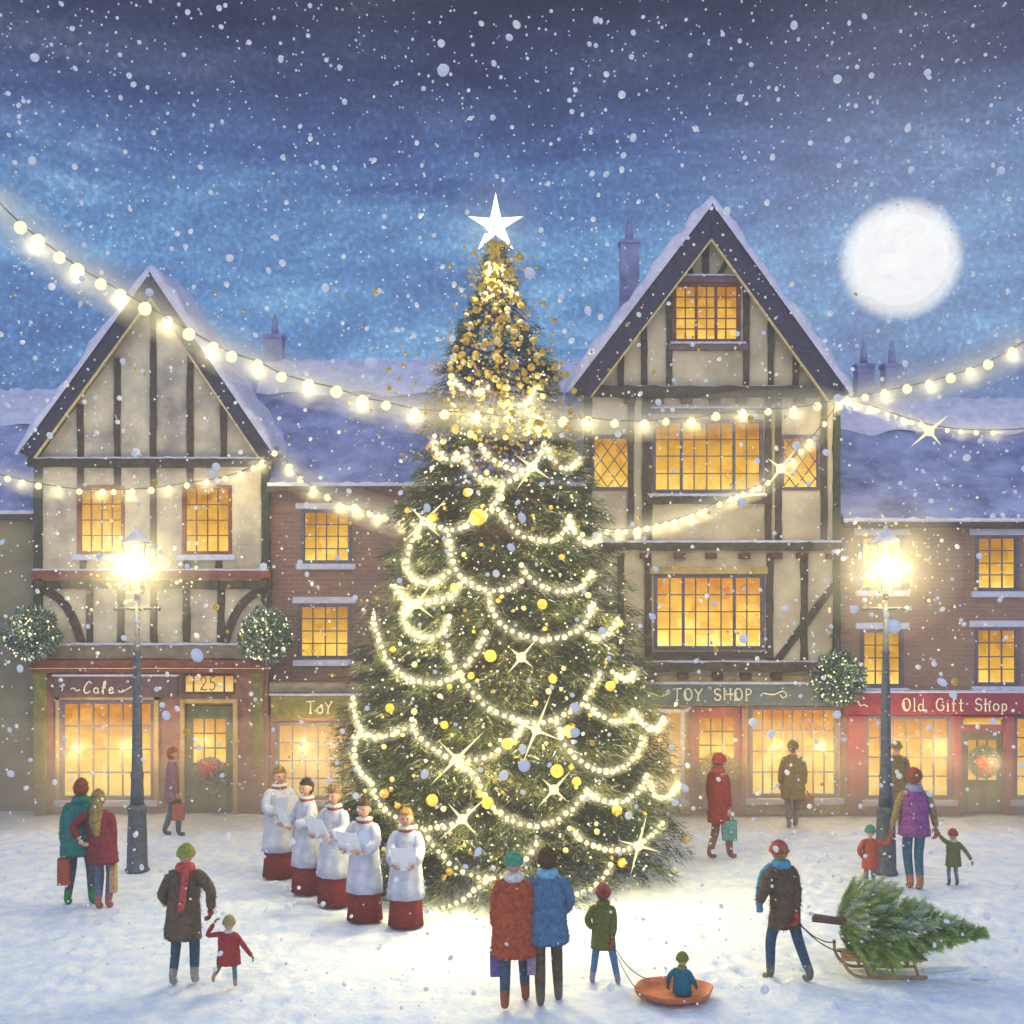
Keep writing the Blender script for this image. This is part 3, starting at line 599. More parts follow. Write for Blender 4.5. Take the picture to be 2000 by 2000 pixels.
window(h3, 1275, 1490, 820, 962, 8, 4, thick=(2, 6), sill=False); window(h3, 1278, 1492, 1123, 1268, 8, 4, 'pane_shop', thick=(2, 6), sill=False)
m = wall(MB(), xl, xr, 0, Z(1320), [H(1175, 1335, 1385, 1560), H(1352, 1448, 1378, 1592), H(1463, 1635, 1380, 1556)], FD - .05, .2); m.build('shopfront', 'ochre', h3)
window(h3, 1175, 1335, 1385, 1560, 7, 4, 'pane_pale', yw=FD - .05, frame='frame_w'); window(h3, 1463, 1635, 1380, 1556, 8, 4, 'pane_shop', yw=FD - .05, bar=.026)
door(h3, 1354, 1447, 1381, 1366, 1434, 1402, 1510, 3, 4, mat('rosy_door', (.30, .11, .10), .7, .3, 6, .2), 'pane_shop', [(1368, 1396, 1530, 1580), (1404, 1432, 1530, 1580)], pm='brown')
T = PB(); T.box(X(1346), X(1354), FD - .10, FD - .04, 0, Z(1376)); T.box(X(1447), X(1455), FD - .10, FD - .04, 0, Z(1376)); T.build('door_frame', 'brown', h3, .01)
sw = lambda x, y, s: [(x, y), (x + 12 * s, y - 3), (x + 25 * s, y + 6), (x + 38 * s, y + 3), (x + 45 * s, y - 8), (x + 40 * s, y - 12), (x + 33 * s, y - 6)]
sign(1180, 1645, 1335, 1376, 'slateblue', 'TOY SHOP', (1312, 1470), (1343, 1366), 'slate blue toy shop fascia with cream capitals, right of the tree',
     extra=[[(1262, 1350), (1275, 1354), (1290, 1358), (1303, 1352), (1304, 1346), (1298, 1350)], [(1482, 1358), (1488, 1352), (1498, 1354), (1510, 1354), (1525, 1348), (1533, 1356), (1526, 1361), (1520, 1355)]])
# ---- BUILDING 4 (right brick)
b4 = empty('brick_building', (X(1830), FD, 0), 'rust brick building at the right edge with snowy roof, over the gift shop', 'building')
a4, c4 = X(1642), X(2180)
wins4 = [(1682, 1767, 1046, 1152), (1908, 1992, 1046, 1154), (1684, 1766, 1230, 1343), (1907, 1993, 1226, 1340)]
m = wall(MB(), a4, c4, Z(1352), Z(1025), [H(*w) for w in wins4], FD + .08); m.build('wall', 'brick2', b4)
MB().box(a4, c4, FD + .32, FD + 8, 0, Z(1030)).build('rear_wall', 'drab', b4)
for w in wins4: window(b4, *w, 3, 4, yw=FD + .08, lintel=True)
m = wall(MB(), a4, c4, 0, Z(1352), [H(1690, 1858, 1398, 1560), H(1876, 1962, 1397, 1592), H(1980, 2120, 1398, 1560)], FD, .2); m.build('shopfront', 'brown', b4)
window(b4, 1690, 1858, 1398, 1560, 6, 4, 'pane_shop', yw=FD, bar=.026); window(b4, 1980, 2120, 1398, 1560, 5, 4, 'pane_shop', yw=FD, bar=.026)
for a_, b_ in ((1655, 1688), (1859, 1875), (1963, 1978)): MB().box(X(a_), X(b_), FD - .09, FD, 0, Z(1396)).build('pilaster', 'red', b4, .012)
window(b4, 1877, 1961, 1399, 1419, 1, 1, 'pane_up', frame='red', sill=False, name='transom_window', fw=.03)
MB().box(X(1876), X(1962), FD - .03, FD + .1, Z(1429), Z(1420)).build('door_head', 'red', b4, .01)
door(b4, 1878, 1960, 1430, 1893, 1950, 1446, 1525, 3, 1, 'doorgreen', 'pane_up', [(1890, 1915, 1540, 1585), (1925, 1950, 1540, 1585)], yw=FD + .06)
roof4 = pitched_roof(b4, a4 - .9, c4, Z(1022), at(1900, 786, FD + 4.2).z, 4.2, a4, c4)
chimney(roof4, 1687, 666, 712, 800, 33, 4.2); chimney(roof4, 1742, 664, 712, 800, 35, 4.2)
sign(1647, 2170, 1352, 1394, 'red', 'Old Gift Shop', (1757, 1966), (1362, 1386), 'crimson gift shop fascia with cream lettering at the right edge', extra=[[(1672, 1368), (1676, 1376), (1683, 1374), (1690, 1378)]])
# added fill lights floating before the panes, for window spill
for x_, z_, w_, par in ((165, 1450, 26, h1), (260, 1450, 26, h1), (410, 1440, 12, h1), (600, 1450, 26, b2), (660, 1450, 20, b2), (1260, 1450, 22, h3), (1400, 1450, 14, h3), (1510, 1450, 26, h3), (1590, 1450, 26, h3), (1730, 1450, 24, b4), (1815, 1450, 24, b4), (1920, 1480, 10, b4)):
    point('shop_spill_fill', (X(x_), FD - .5, Z(z_)), w_ * 1.6, (1, .66, .28), par, .04)

# ------------------------------------------------------------------ foliage blades
def blades(P, Dv, ln, wd, cols, name, m, parent, off):
    n = len(P); Dv = Dv / np.linalg.norm(Dv, axis=1, keepdims=True); r = rng.normal(size=(n, 3)); s = np.cross(Dv, r); s /= np.linalg.norm(s, axis=1, keepdims=True)
    v = np.empty((n, 3, 3)); v[:, 0] = P - s * wd[:, None] / 2; v[:, 1] = P + s * wd[:, None] / 2; v[:, 2] = P + Dv * ln[:, None]
    v = v.reshape(-1, 3) - np.array(off)
    me = bpy.data.meshes.new(name); me.vertices.add(n * 3); me.vertices.foreach_set('co', v.ravel().astype(np.float32))
    me.loops.add(n * 3); me.loops.foreach_set('vertex_index', np.arange(n * 3, dtype=np.int32)); me.polygons.add(n)
    me.polygons.foreach_set('loop_start', np.arange(0, n * 3, 3, dtype=np.int32)); me.polygons.foreach_set('loop_total', np.full(n, 3, dtype=np.int32)); me.update()
    a = me.attributes.new('col', 'FLOAT_COLOR', 'FACE'); c4_ = np.ones((n, 4), np.float32); c4_[:, :3] = cols; a.data.foreach_set('color', c4_.ravel())
    me.materials.append(M[m]); me.validate(); o = bpy.data.objects.new(name, me); COL.objects.link(o)
    if parent: o.parent = parent
    return o
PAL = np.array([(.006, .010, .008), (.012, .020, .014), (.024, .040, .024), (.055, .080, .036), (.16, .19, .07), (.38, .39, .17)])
def fir(prof, zs, nb, nbl, ln, wd, axis_fn, pal=PAL, snowp=.02, droop=.35, bias=0.):
    """fir crown: branches round the axis, blades on every branch. prof(z) radius; axis_fn maps (N,3) local -> world"""
    z0, z1 = zs; zz = []; 
    while len(zz) < nb:
        z = random.uniform(z0, z1)
        if random.random() < max(.34, prof(z) / prof(z0 + .3)): zz.append(z)
    zb = np.array(zz); th = rng.uniform(0, 2 * np.pi, nb); rb = np.array([prof(z) for z in zz]) * rng.uniform(.82, 1.10, nb)
    tone = rng.normal(0, .95, nb)
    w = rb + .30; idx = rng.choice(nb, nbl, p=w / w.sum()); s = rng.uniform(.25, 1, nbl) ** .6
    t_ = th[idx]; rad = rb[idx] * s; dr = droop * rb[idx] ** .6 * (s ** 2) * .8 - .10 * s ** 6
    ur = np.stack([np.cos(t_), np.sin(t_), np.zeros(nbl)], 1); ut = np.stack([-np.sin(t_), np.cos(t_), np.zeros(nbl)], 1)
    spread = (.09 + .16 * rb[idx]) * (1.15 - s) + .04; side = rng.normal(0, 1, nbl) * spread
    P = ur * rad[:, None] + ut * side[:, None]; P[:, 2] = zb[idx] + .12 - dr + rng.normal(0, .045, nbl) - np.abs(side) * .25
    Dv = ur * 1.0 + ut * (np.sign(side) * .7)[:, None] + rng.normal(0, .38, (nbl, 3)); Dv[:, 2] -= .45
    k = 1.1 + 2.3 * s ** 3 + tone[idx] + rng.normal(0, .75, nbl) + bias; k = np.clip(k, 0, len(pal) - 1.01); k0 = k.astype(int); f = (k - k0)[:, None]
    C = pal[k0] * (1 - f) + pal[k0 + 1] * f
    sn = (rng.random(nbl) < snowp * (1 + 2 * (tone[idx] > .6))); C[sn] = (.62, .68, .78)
    return axis_fn(P), axis_fn(Dv) - axis_fn(np.zeros_like(Dv)), rng.uniform(.6, 1.3, nbl) * ln, rng.uniform(.6, 1.3, nbl) * wd, C

# ------------------------------------------------------------------ the great tree
TD = 20.75; TC = at(983, 1690, TD); TC.z = 0
zp = np.array([.15, .78, 1.64, 2.5, 3.37, 4.24, 5.1, 5.97, 6.83, 7.69, 8.56, 9.42, 9.95, 10.5]); rp = np.array([2.65, 2.9, 2.85, 2.68, 2.5, 2.3, 2.08, 1.76, 1.52, 1.26, .94, .48, .24, .04])
def TR(z): return float(np.interp(z, zp, rp))
tree = empty('christmas_tree', TC, 'huge decorated fir tree standing in the middle of the snowy square', 'christmas tree')
tree_b = lambda A: A + np.array(TC)[None]
def ax(A):
    B = A.copy(); B[:, 0] += -.10 * A[:, 2] / 10; return B
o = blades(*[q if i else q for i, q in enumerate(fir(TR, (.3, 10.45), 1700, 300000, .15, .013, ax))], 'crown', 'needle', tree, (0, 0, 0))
MB().tube([(0, 0, 0), (-.02, 0, 3), (-.06, 0, 7), (-.1, 0, 10.5)], [.17, .14, .08, .02], 12).build('trunk', 'bark', tree, off=(0, 0, 0))
mb = MB(); 
for i in range(240):
    z = .3 + 9.6 * (i / 240) ** 1.15; a = i * 2.4; r_ = TR(z) * .8; ca, sa = math.cos(a), math.sin(a)
    mb.tube([(0, 0, z + .1), (ca * r_ * .5, sa * r_ * .5, z + .08 - .05 * r_), (ca * r_, sa * r_, z - .16 * r_)], [.03, .02, .006], 5)
mb.build('branch', 'bark', tree, off=(0, 0, 0))
def on_tree(x, y, out=.06, D0=None):
    """point where the sight line of (x,y) meets the crown, from the front; beside the crown it stays at the rim"""
    best = None
    D = 16.8
    while D < TD + .4:
        p = at(x, y, D); z = p.z; cx = TC.x - .10 * z / 10
        d = math.hypot(p.x - cx, p.y - TC.y) - (TR(max(.15, min(10.5, z))) * 1.0 + out)
        if d <= 0: return p
        if best is None or d < best[0]: best = (d, p)
        D += .03
    return best[1]

bulb_me = MB().ball((0, 0, 0), 1, 10, 7).build('bulb', 'bulb'); BM = bulb_me.data; bpy.data.objects.remove(bulb_me)
def add_bulb(par, p, r):
    o = bpy.data.objects.new('bulb', BM); COL.objects.link(o); o.parent = par; o.location = Vector(p) - Vector(par.location); o.scale = (r, r, r); return o
SW = [
 ([(975,785),(990,792),(1010,794),(1032,785),(1045,757)], 'shortest garland, hung nearest the treetop on the right side'),
 ([(850,850),(852,880),(872,896),(905,893),(922,880)], 'small bead light garland on the left flank high in the tree'),
 ([(938,868),(965,900),(1010,918),(1040,910),(1063,868)], 'bead light garland just below the crossing of the long bulb string'),
 ([(829,1018),(873,1035),(913,1026),(950,1005),(966,985),(985,945)], 'garland on upper left meeting the hanging bulb string from the left house'),
 ([(973,995),(1000,1030),(1030,1050),(1080,1055),(1105,1033),(1112,1008)], 'garland loop on the upper right at second storey window height'),
 ([(877,1045),(883,1089),(895,1120),(922,1141),(960,1153),(993,1149),(1020,1135)], 'garland swinging from upper left to the centre below the upper loops'),
 ([(1018,1103),(1034,1128),(1063,1147),(1105,1155),(1138,1145),(1158,1112)], 'garland loop on the right beside the jetty beam of the tall house'),
 ([(773,1145),(798,1174),(827,1176),(856,1172),(885,1163),(898,1140)], 'shallow garland on the left edge at the large sparkle of light'),
 ([(957,1160),(960,1186),(980,1219),(1009,1238),(1046,1248),(1080,1248),(1113,1238),(1140,1219),(1154,1190),(1162,1170)], 'deep bright garland right of centre at middle height'),
 ([(730,1207),(738,1240),(757,1290),(781,1315),(810,1329),(852,1333),(885,1323),(914,1294),(935,1265),(951,1232)], 'broad deep garland on the left side at middle height'),
 ([(875,1260),(883,1294),(906,1327),(947,1377),(984,1397),(1030,1410),(1067,1410),(1109,1393),(1138,1373),(1158,1339),(1175,1303)], 'widest garland sweeping over the centre down to the light sparkle'),
 ([(1146,1240),(1171,1246),(1191,1232),(1208,1205)], 'short garland on the right rim beside the lower big window'),
 ([(1146,1378),(1167,1393),(1196,1408),(1220,1406),(1237,1387)], 'short garland on the right rim level with the toy shop sign'),
 ([(690,1364),(695,1397),(707,1426),(732,1439),(765,1433),(796,1418)], 'garland on the left rim level with the green toy sign'),
 ([(804,1405),(819,1439),(852,1464),(881,1480),(914,1484),(951,1478),(984,1460),(1009,1435),(1024,1410)], 'garland left of centre above the choir with a light sparkle at its bottom'),
 ([(1088,1410),(1100,1447),(1121,1476),(1150,1497),(1179,1507),(1212,1499),(1237,1480),(1250,1460),(1255,1436)], 'deep garland low on the right side before the toy shop'),
 ([(881,1489),(922,1509),(939,1538),(956,1567),(985,1592),(1018,1609),(1051,1613),(1088,1600),(1117,1580),(1138,1555),(1146,1535)], 'long low garland over the centre above the couple'),
 ([(1146,1542),(1171,1561),(1200,1567),(1233,1557),(1254,1534),(1264,1510)], 'garland low on the right rim level with the shop door'),
 ([(728,1530),(740,1567),(765,1592),(815,1613),(852,1617),(885,1609),(910,1592),(927,1574)], 'garland just above the heads of the choir'),
 ([(831,1621),(844,1646),(873,1679),(902,1700),(939,1712),(985,1712),(1018,1687),(1038,1662),(1052,1640)], 'lowest garland behind the green hat, between choir and couple'),
 ([(1113,1617),(1134,1638),(1167,1654),(1204,1660),(1245,1650),(1274,1629),(1296,1603)], 'garland low right with a light sparkle near its right end'),
 ([(1085,1742),(1110,1746),(1129,1745),(1150,1736),(1177,1714),(1194,1684)], 'bottom garland behind the child in the green coat'),
 ([(1199,1757),(1223,1760),(1250,1755),(1277,1747),(1296,1728),(1316,1696)], 'bottom right garland touching the snow at the foot of the tree'),
 ([(838,1776),(852,1776),(881,1768),(914,1750),(939,1729),(960,1712)], 'bottom left garland lying low behind the smallest choir boy'),
 ([(885,735),(905,760),(935,765),(962,750)], 'tiny garland on the upper left among the dense gold baubles'),
 ([(1063,866),(1085,905),(1112,915),(1132,892)], 'little garland at the right rim just under the long bulb string'),
 ([(905,893),(935,932),(975,944),(1012,930),(1042,910)], 'garland across the upper middle ending at the high sparkle of light'),
 ([(829,1018),(803,1060),(795,1100),(812,1132),(850,1137),(880,1112)], 'garland hanging down the left rim under the left bulb string end'),
 ([(1108,1015),(1130,1052),(1158,1060),(1172,1040)], 'little garland at the right rim level with the jetty of the tall house'),
 ([(800,1178),(790,1200),(800,1230),(835,1245),(868,1232),(878,1200)], 'garland under the large sparkle of light on the left'),
 ([(707,1426),(692,1460),(700,1500),(728,1530)], 'short steep garland on the left rim behind the choir'),
 ([(1237,1387),(1258,1418),(1282,1422),(1296,1402)], 'short garland on the far right rim before the pale shop window'),
 ([(1260,1520),(1285,1556),(1308,1552),(1322,1528)], 'short low garland on the far right rim near the red coated woman'),
 ([(1195,1310),(1215,1325),(1232,1322),(1240,1305)], 'tiny garland on the right rim just above the toy shop sign'),
]
WARM = (1, .82, .38); MIST = []
for i, (px, lab) in enumerate(SW):
    P = smooth_pts([on_tree(x, y) for x, y in px], 6); c = sum(P, Vector()) / len(P)
    g_ = empty('light_garland', c, 'string of warm bead lights on the tree: ' + lab if len(lab.split()) < 8 else lab, 'light garland', 'bead light garlands draped on the big tree')
    MB().tube(P, .008, 5).build('wire', 'wire', g_)
    B = pick_along(P, .118)
    for p in B: add_bulb(g_, p + Vector((random.uniform(-.012, .012), -.02, random.uniform(-.015, .012))), random.uniform(.028, .044))
    if len(P) > 12: MIST.append((P, .11, .42)); MIST.append((P, .06, .8))
    for k in range(1, len(B), 3):
        q = B[k]; out_ = Vector((q.x - TC.x, q.y - TC.y, 0)).normalized(); point('garland_lamp', q + out_ * .04 + Vector((0, 0, -.03)), 1.0 if q.z < 1.3 else 2.2, WARM, g_, .03)
    if len(B) > 5:
        q = B[len(B) // 2]; out_ = Vector((q.x - TC.x, q.y - TC.y, 0)).normalized()
        point('garland_lamp', q + out_ * .18, (9 + 1.1 * len(B)) * .6 * (.15 if q.z < 1.3 else .45 if q.z < 2.4 else .8), WARM, g_, .05)
        for k in (1, -2):
            q = B[k]; out_ = Vector((q.x - TC.x, q.y - TC.y, 0)).normalized(); point('garland_lamp', q + out_ * .12, 5, WARM, g_, .04)

# sparkles of the lights, shaped as glowing four pointed stars
def star_pts(n, ro, ri, rot): return [((ro if k % 2 == 0 else ri) * math.sin(rot + math.pi * k / n), (ro if k % 2 == 0 else ri) * math.cos(rot + math.pi * k / n)) for k in range(2 * n)]
def star3d(c, n, ro, ri, rot, thick, name, m, parent=None, radii=None):
    P = star_pts(n, ro, ri, rot)
    if radii: P = [(p[0] * radii[(k // 2) % len(radii)], p[1] * radii[(k // 2) % len(radii)]) if k % 2 == 0 else p for k, p in enumerate(P)]
    vs = [(c[0] + p[0], c[1], c[2] + p[1]) for p in P] + [(c[0], c[1] - thick, c[2]), (c[0], c[1] + thick, c[2])]; k = len(P); fs = []
    for i in range(k): fs += [(i, (i + 1) % k, k), ((i + 1) % k, i, k + 1)]
    return MB().add(vs, fs).build(name, m, parent, off=None if parent else c)
tp = at(968, 440, TD); 
ts = empty('tree_star', tp, 'bright white five pointed star on the tip of the big tree', 'star')
star3d(tp, 5, .50, .155, 0, .09, 'star_body', 'star', ts, radii=[1.12, .98, 1.02, 1.02, .98])
MB().tube([tp + Vector((0, .05, -.12)), tp + Vector((0.02, .03, -.65))], .015, 6).build('stem', 'bark', ts)
point('treetop_fill', tp + Vector((0, -.75, -.9)), 90, (1, .95, .8), ts, .1)  # added light before and below the star, brightening the treetop
for (x, y, ro, rot, D, lab) in ((813,1180,62,38,0,'large sparkling star light on the left rim of the tree at middle height'),(1018,1284,44,40,0,'star light at the very centre of the tree behind a gold bauble'),(1047,1426,78,22,0,'brightest long rayed star light right of centre on the widest garland'),
   (892,1482,78,45,0,'big yellow star light on the garland above the choir'),(1082,1542,50,42,0,'star light low on the tree right of centre above the couple'),(903,1600,66,48,0,'star light just above the choir at the end of their garland'),
   (1247,1652,66,15,0,'star light low on the right side of the tree near the snow'),(1040,912,62,35,0,'star light high on the right of the tree under the bulb string'),(829,1018,62,45,0,'star light where the left bulb string meets the tree'),
   (1525,915,52,38,22.9,'star light on the bulb string before the right lattice window'),(1815,842,52,50,21.2,'star light on the bulb string over the right snowy roof')):
    p = at(x, y, D) if D else on_tree(x, y, .14); s = p.y / FPX
    e_ = empty('light_sparkle', p, lab, 'light sparkle', 'four pointed light sparkles')
    star3d(p, 4, ro * s, 5.0 * s, R(rot), .05, 'rays', 'sparkle', e_, radii=[1, .72, .95, .66]); MB().ball(p, 9.5 * s, 12, 8).build('core', 'bulb', e_)
    point('sparkle_key_light', p + (Vector((p.x - TC.x, p.y - TC.y, 0)).normalized() * (.6 if lab[:8] in ('brightes', 'big yell') else .25) if D == 0 else Vector((0, -.14, 0))), {'brightes': 125, 'big yell': 110, 'star lig': 24, 'large sp': 150}.get(lab[:8], 40) if D == 0 else 10, WARM, e_, .05)  # added lights set off the sparkles, strongest ones to throw shadows

# gold baubles
bs = MB().ball((0, 0, 0), 1, 14, 10, (1, 1, 1), lambda q: 1 + .06 * noise.noise(q * 3)).add([(.0, 0, 0)], []).build('bauble', 'gold'); BG = bs.data; bpy.data.objects.remove(bs)
bs = MB().ball((0, 0, 0), 1, 12, 8).build('bauble', 'goldpale'); BP_ = bs.data; bpy.data.objects.remove(bs)
big = [(933,1010,16,'largest gold bauble beside the hanging string on the upper left'),(1059,1180,10,'gold bauble inside the loop right of centre under a garland'),(958,1281,12,'large gold bauble at the centre left of the light sparkle'),(1080,1326,9,'gold bauble right of the central light sparkle'),
 (761,1383,9,'gold bauble on the left flank above the green toy sign level'),(868,1416,8,'gold bauble above the left garland light sparkle'),(990,1453,11,'gold bauble beside the left garland end near the centre'),(1112,1428,13,'pair-like gold bauble right of the longest rayed sparkle'),(1088,1506,13,'large gold bauble low right of centre'),
 (1126,1526,9,'gold bauble beside the lower large one right of centre'),(844,1563,12,'large gold bauble low on the left above the choir garland'),(952,1568,12,'gold bauble on the long low garland at its left bend'),(751,1550,9,'gold bauble on the left rim over the choir heads'),(878,1702,8,'gold bauble low, between smallest choir boy and green hat'),
 (1205,1583,10,'gold bauble low on the right rim'),(1192,1340,10,'gold bauble on the right rim above the sign level'),(1215,1685,9,'gold bauble near the foot of the tree on the right'),(846,1010,9,'gold bauble at left rim near the string end'),(913,962,9,'gold bauble high left beside the pale one'),(920,1320,7,'gold bauble below left garland crossing'),
 (888,1147,8,'pale ringed gold bauble at upper left garland'),(1340,1640,7,'gold bauble dangling past the right edge low over the snow')]
for (x, y, r_, lab) in big:
    p = on_tree(x, y, .10); o = bpy.data.objects.new('bauble', BG); COL.objects.link(o); o.location = p; o.scale = [r_ * p.y / FPX] * 3; tag(o, lab, 'bauble', 'gold baubles on the tree')
cnt = 0; used = set(); tries = 0
while cnt < 255 and tries < 20000:
    if cnt < 165: y = 510 + 350 * random.random() ** .8; hw = np.interp(y, [500, 600, 700, 850], [10, 52, 92, 110]); c0 = 968
    else: y = random.uniform(860, 1720); hw = np.interp(y, [860, 1100, 1400, 1720], [150, 215, 270, 290]); c0 = 978
    x = c0 + random.uniform(-hw, hw); r_ = random.choice([4, 5, 5, 6, 7, 8] if cnt < 165 else [3.5, 4, 5, 6]); dat = random.choice([BG, BP_])
    lv = next(t for lim, t in ((550, 'right under the tree star'), (590, 'in the narrow tip below the star'), (630, 'level with the gable window sill'), (670, 'just above roof ridge level'), (710, 'level with the roof ridge'), (750, 'just below roof ridge level'), (790, 'just above the long bulb string'), (835, 'right behind the long bulb string'), (900, 'below the long bulb string'),
        (1000, 'level with the lattice windows'), (1120, 'level with the upper brick windows'), (1240, 'level with the hanging baskets'), (1360, 'level with the shop signs'), (1480, 'level with the shop windows'), (1600, 'above the height of the choir heads'), (1800, 'near the foot of the tree')) if y < lim)
    u = (x - c0) / hw; sd_ = 'far left' if u < -.66 else 'left' if u < -.25 else 'middle' if u < .25 else 'right' if u < .66 else 'far right'
    lb = f"{'tiny' if r_ < 4.5 else 'small' if r_ < 5.5 else 'medium' if r_ < 6.5 else 'plump' if r_ < 7.5 else 'large'} {'deep' if dat is BG else 'pale'} gold bauble {lv}, {sd_} of tree" 
    if lb in used: tries += 1; continue
    used.add(lb); p = on_tree(x, y, .07); o = bpy.data.objects.new('bauble', dat); COL.objects.link(o); o.location = p; s = r_ * p.y / FPX; o.scale = (s * random.uniform(.9, 1.15), s, s * random.uniform(.9, 1.15)); o.rotation_euler = (0, random.uniform(0, 3), random.uniform(0, 3))
    tag(o, lb, 'bauble', 'gold baubles on the tree'); cnt += 1

# ------------------------------------------------------------------ bulb strings over the square
B1c = at(541, 878, FD - .45); B3c = at(1645, 779, FD - .5)
def string(pts, D0, D1, bulbs, lab, r0=.07, endp=None, pw=5, cov=None):
    """pts pixel path; depth varies between the two anchors along the span"""
    n = len(pts); xs = [p[0] for p in pts]; a, b = xs[0], xs[-1]
    P = [at(x, y, 1 / (1 / D0 + (1 / D1 - 1 / D0) * (x - a) / (b - a))) for x, y in pts]; Q = smooth_pts(P, 6); c = sum(P, Vector()) / n
    s = empty('bulb_string', c, lab, 'string lights', 'bulb strings hung across the square'); MB().tube(Q, .011, 6).build('wire', 'wire', s)
    MIST.append((P, .34 * r0 / .07, .24)); MIST.append((P, .22 * r0 / .07, .30)); MIST.append((P, .13 * r0 / .07, .55))
    for k, x in enumerate(bulbs):
        x = float(x); i = min(range(len(Q)), key=lambda j: abs(Q[j].x / Q[j].y * FPX + 1000 - x)); q = Q[i] + Vector((0, 0, -.05)); add_bulb(s, q, r0 * random.uniform(.85, 1.12))
        if k % 2 == 0: point('string_lamp', q + Vector((0, -.06, -.10)), pw * 2.1, WARM, s, .05)
string([(-60,345),(0,398),(40,436),(74,463),(116,495),(151,520),(197,547),(235,568),(283,595),(327,620),(369,645),(416,671),(452,689),(503,706),(550,729),(602,745),(657,758),(708,776),(754,785),(810,798),(868,803),(930,806),(993,813),(1052,818),(1100,818),(1148,816),(1200,821),(1258,822),(1300,818),(1350,817),(1398,808),(1450,801),(1500,799),(1550,796),(1596,789),(1645,779)],
  14, FD - .5, [-30,40,74,116,151,197,235,283,327,369,416,452,503,550,602,657,708,754,810,868,930,993,1052,1100,1148,1200,1258,1300,1350,1398,1450,1500,1550,1596,1641], 'longest bulb string running from the upper left corner past the tree to the right house', .077)
string([(-40,920),(15,930),(75,944),(155,955),(222,956),(295,953),(365,943),(440,930),(495,910),(541,877)], 22.5, FD - .45, [-20,15,43,75,110,155,195,222,262,295,333,365,405,440,466,495,515,538], 'bulb string sagging across the front of the left timber house', .06, pw=4)
string([(541,877),(565,908),(587,932),(613,951),(640,966),(665,982),(697,988),(722,998),(752,1006),(785,1015),(829,1020)], FD - .45, 20.3, [565,587,613,640,665,690,697,722,738,752,785,808], 'bulb string from the left house corner down to the tree', .07, pw=4)
string([(1165,1030),(1200,1034),(1245,1030),(1300,1019),(1350,1003),(1405,980),(1470,952),(1500,938),(1540,903),(1590,848),(1645,779)], 20.9, FD - .5, [1170,1187,1205,1225,1245,1265,1285,1300,1318,1335,1350,1365,1380,1405,1422,1440,1455,1470,1484,1500,1545,1562,1580,1606], 'bulb string from the tree up to the right house corner across the big windows', .055, pw=4)
string([(1645,779),(1690,771),(1772,754),(1857,733),(1930,706),(2000,668),(2060,630)], FD - .5, 19, [1655,1690,1730,1772,1813,1857,1895,1930,1972,2020], 'bulb string rising from the right house corner to the right edge', .08, pw=4)
string([(1645,779),(1700,792),(1740,806),(1790,822),(1850,835),(1940,840),(2060,833)], FD - .5, 20, [1665,1680,1697,1714,1730,1747,1765,1785,1800,1850,1880,1910,1940], 'faint lower bulb string sagging before the right snowy roof', .045, pw=3)

# ------------------------------------------------------------------ street lamps
def street_lamp(xb, yb, xt, lab):
    g = gp(xb, yb); D = g.y; s = D / FPX; o = empty('street_lamp', g, lab, 'street lamp', 'tall iron street lamps'); x, y = g.x, g.y
    hz = lambda yy: CAMZ - (yy - HY) * s
    MB().rings([(x, y, .0, .20, .20), (x, y, .04, .19, .19), (x, y, .05, .17, .17), (x, y, .55, .16, .16), (x, y, .95, .145, .145), (x, y, 1.0, .165, .165), (x, y, 1.04, .165, .165), (x, y, 1.1, .12, .12)], 20).build('base', 'iron', o)
    top = hz(1160); MB().rings([(x, y, 1.08, .115, .115), (x, y, 1.5, .10, .10), (x, y, 1.6, .11, .11), (x, y, 1.66, .09, .09), (x, y, 2.8, .075, .075), (x, y, 3.6, .055, .055), (x, y, 3.63, .075, .075), (x, y, 3.68, .05, .05), (x, y, top, .04, .04)], 16).build('post', 'iron', o)
    cz = hz(1189); m_ = MB().tube([(x - .34, y, cz), (x - .2, y, cz + .01), (x, y, cz), (x + .2, y, cz + .01), (x + .34, y, cz)], [.02, .02, .04, .02, .02], 8); m_.ball((x - .36, y, cz), .042); m_.ball((x + .36, y, cz), .042); m_.build('ladder_bar', 'iron', o)
    # four sided tapering lantern
    b, t = top + .05, hz(1062); L_ = MB(); rb, rt = .09, .19
    cs = [(-1, -1), (1, -1), (1, 1), (-1, 1)]
    for (a_, c_) in cs: L_.tube([(x + a_ * rb, y + c_ * rb, b), (x + a_ * rt, y + c_ * rt, t)], .011, 5)
    L_.box(x - rb - .01, x + rb + .01, y - rb - .01, y + rb + .01, b - .04, b); L_.box(x - rt - .015, x + rt + .015, y - rt - .015, y + rt + .015, t, t + .025); L_.tube([(x, y, top - .02), (x, y, b)], [.04, .08], 10)
    ln = L_.build('lantern', 'iron', o)
    MB().rings([(x, y, t + .03, .24, .24), (x, y, t + .1, .17, .17), (x, y, t + .2, .07, .07), (x, y, t + .24, .035, .035), (x, y, t + .3, .03, .03)], 16).build('roof', 'sill', ln)
    MB().ball((x, y, (b + t) / 2 + .02), .15, 14, 10, (.95, .95, 1.25)).build('mantle', 'lantern', ln)
    point('lantern_lamp', (x, y - .28, (b + t) / 2), 200, (1, .80, .36), o, .1); point('lantern_lamp', (x, y + .3, (b + t) / 2), 90, (1, .80, .36), o, .1)
street_lamp(268, 1700, 268, 'tall iron street lamp before the cafe window of the left house')
street_lamp(1730, 1705, 1730, 'tall iron street lamp before the gift shop, beside the family of three')

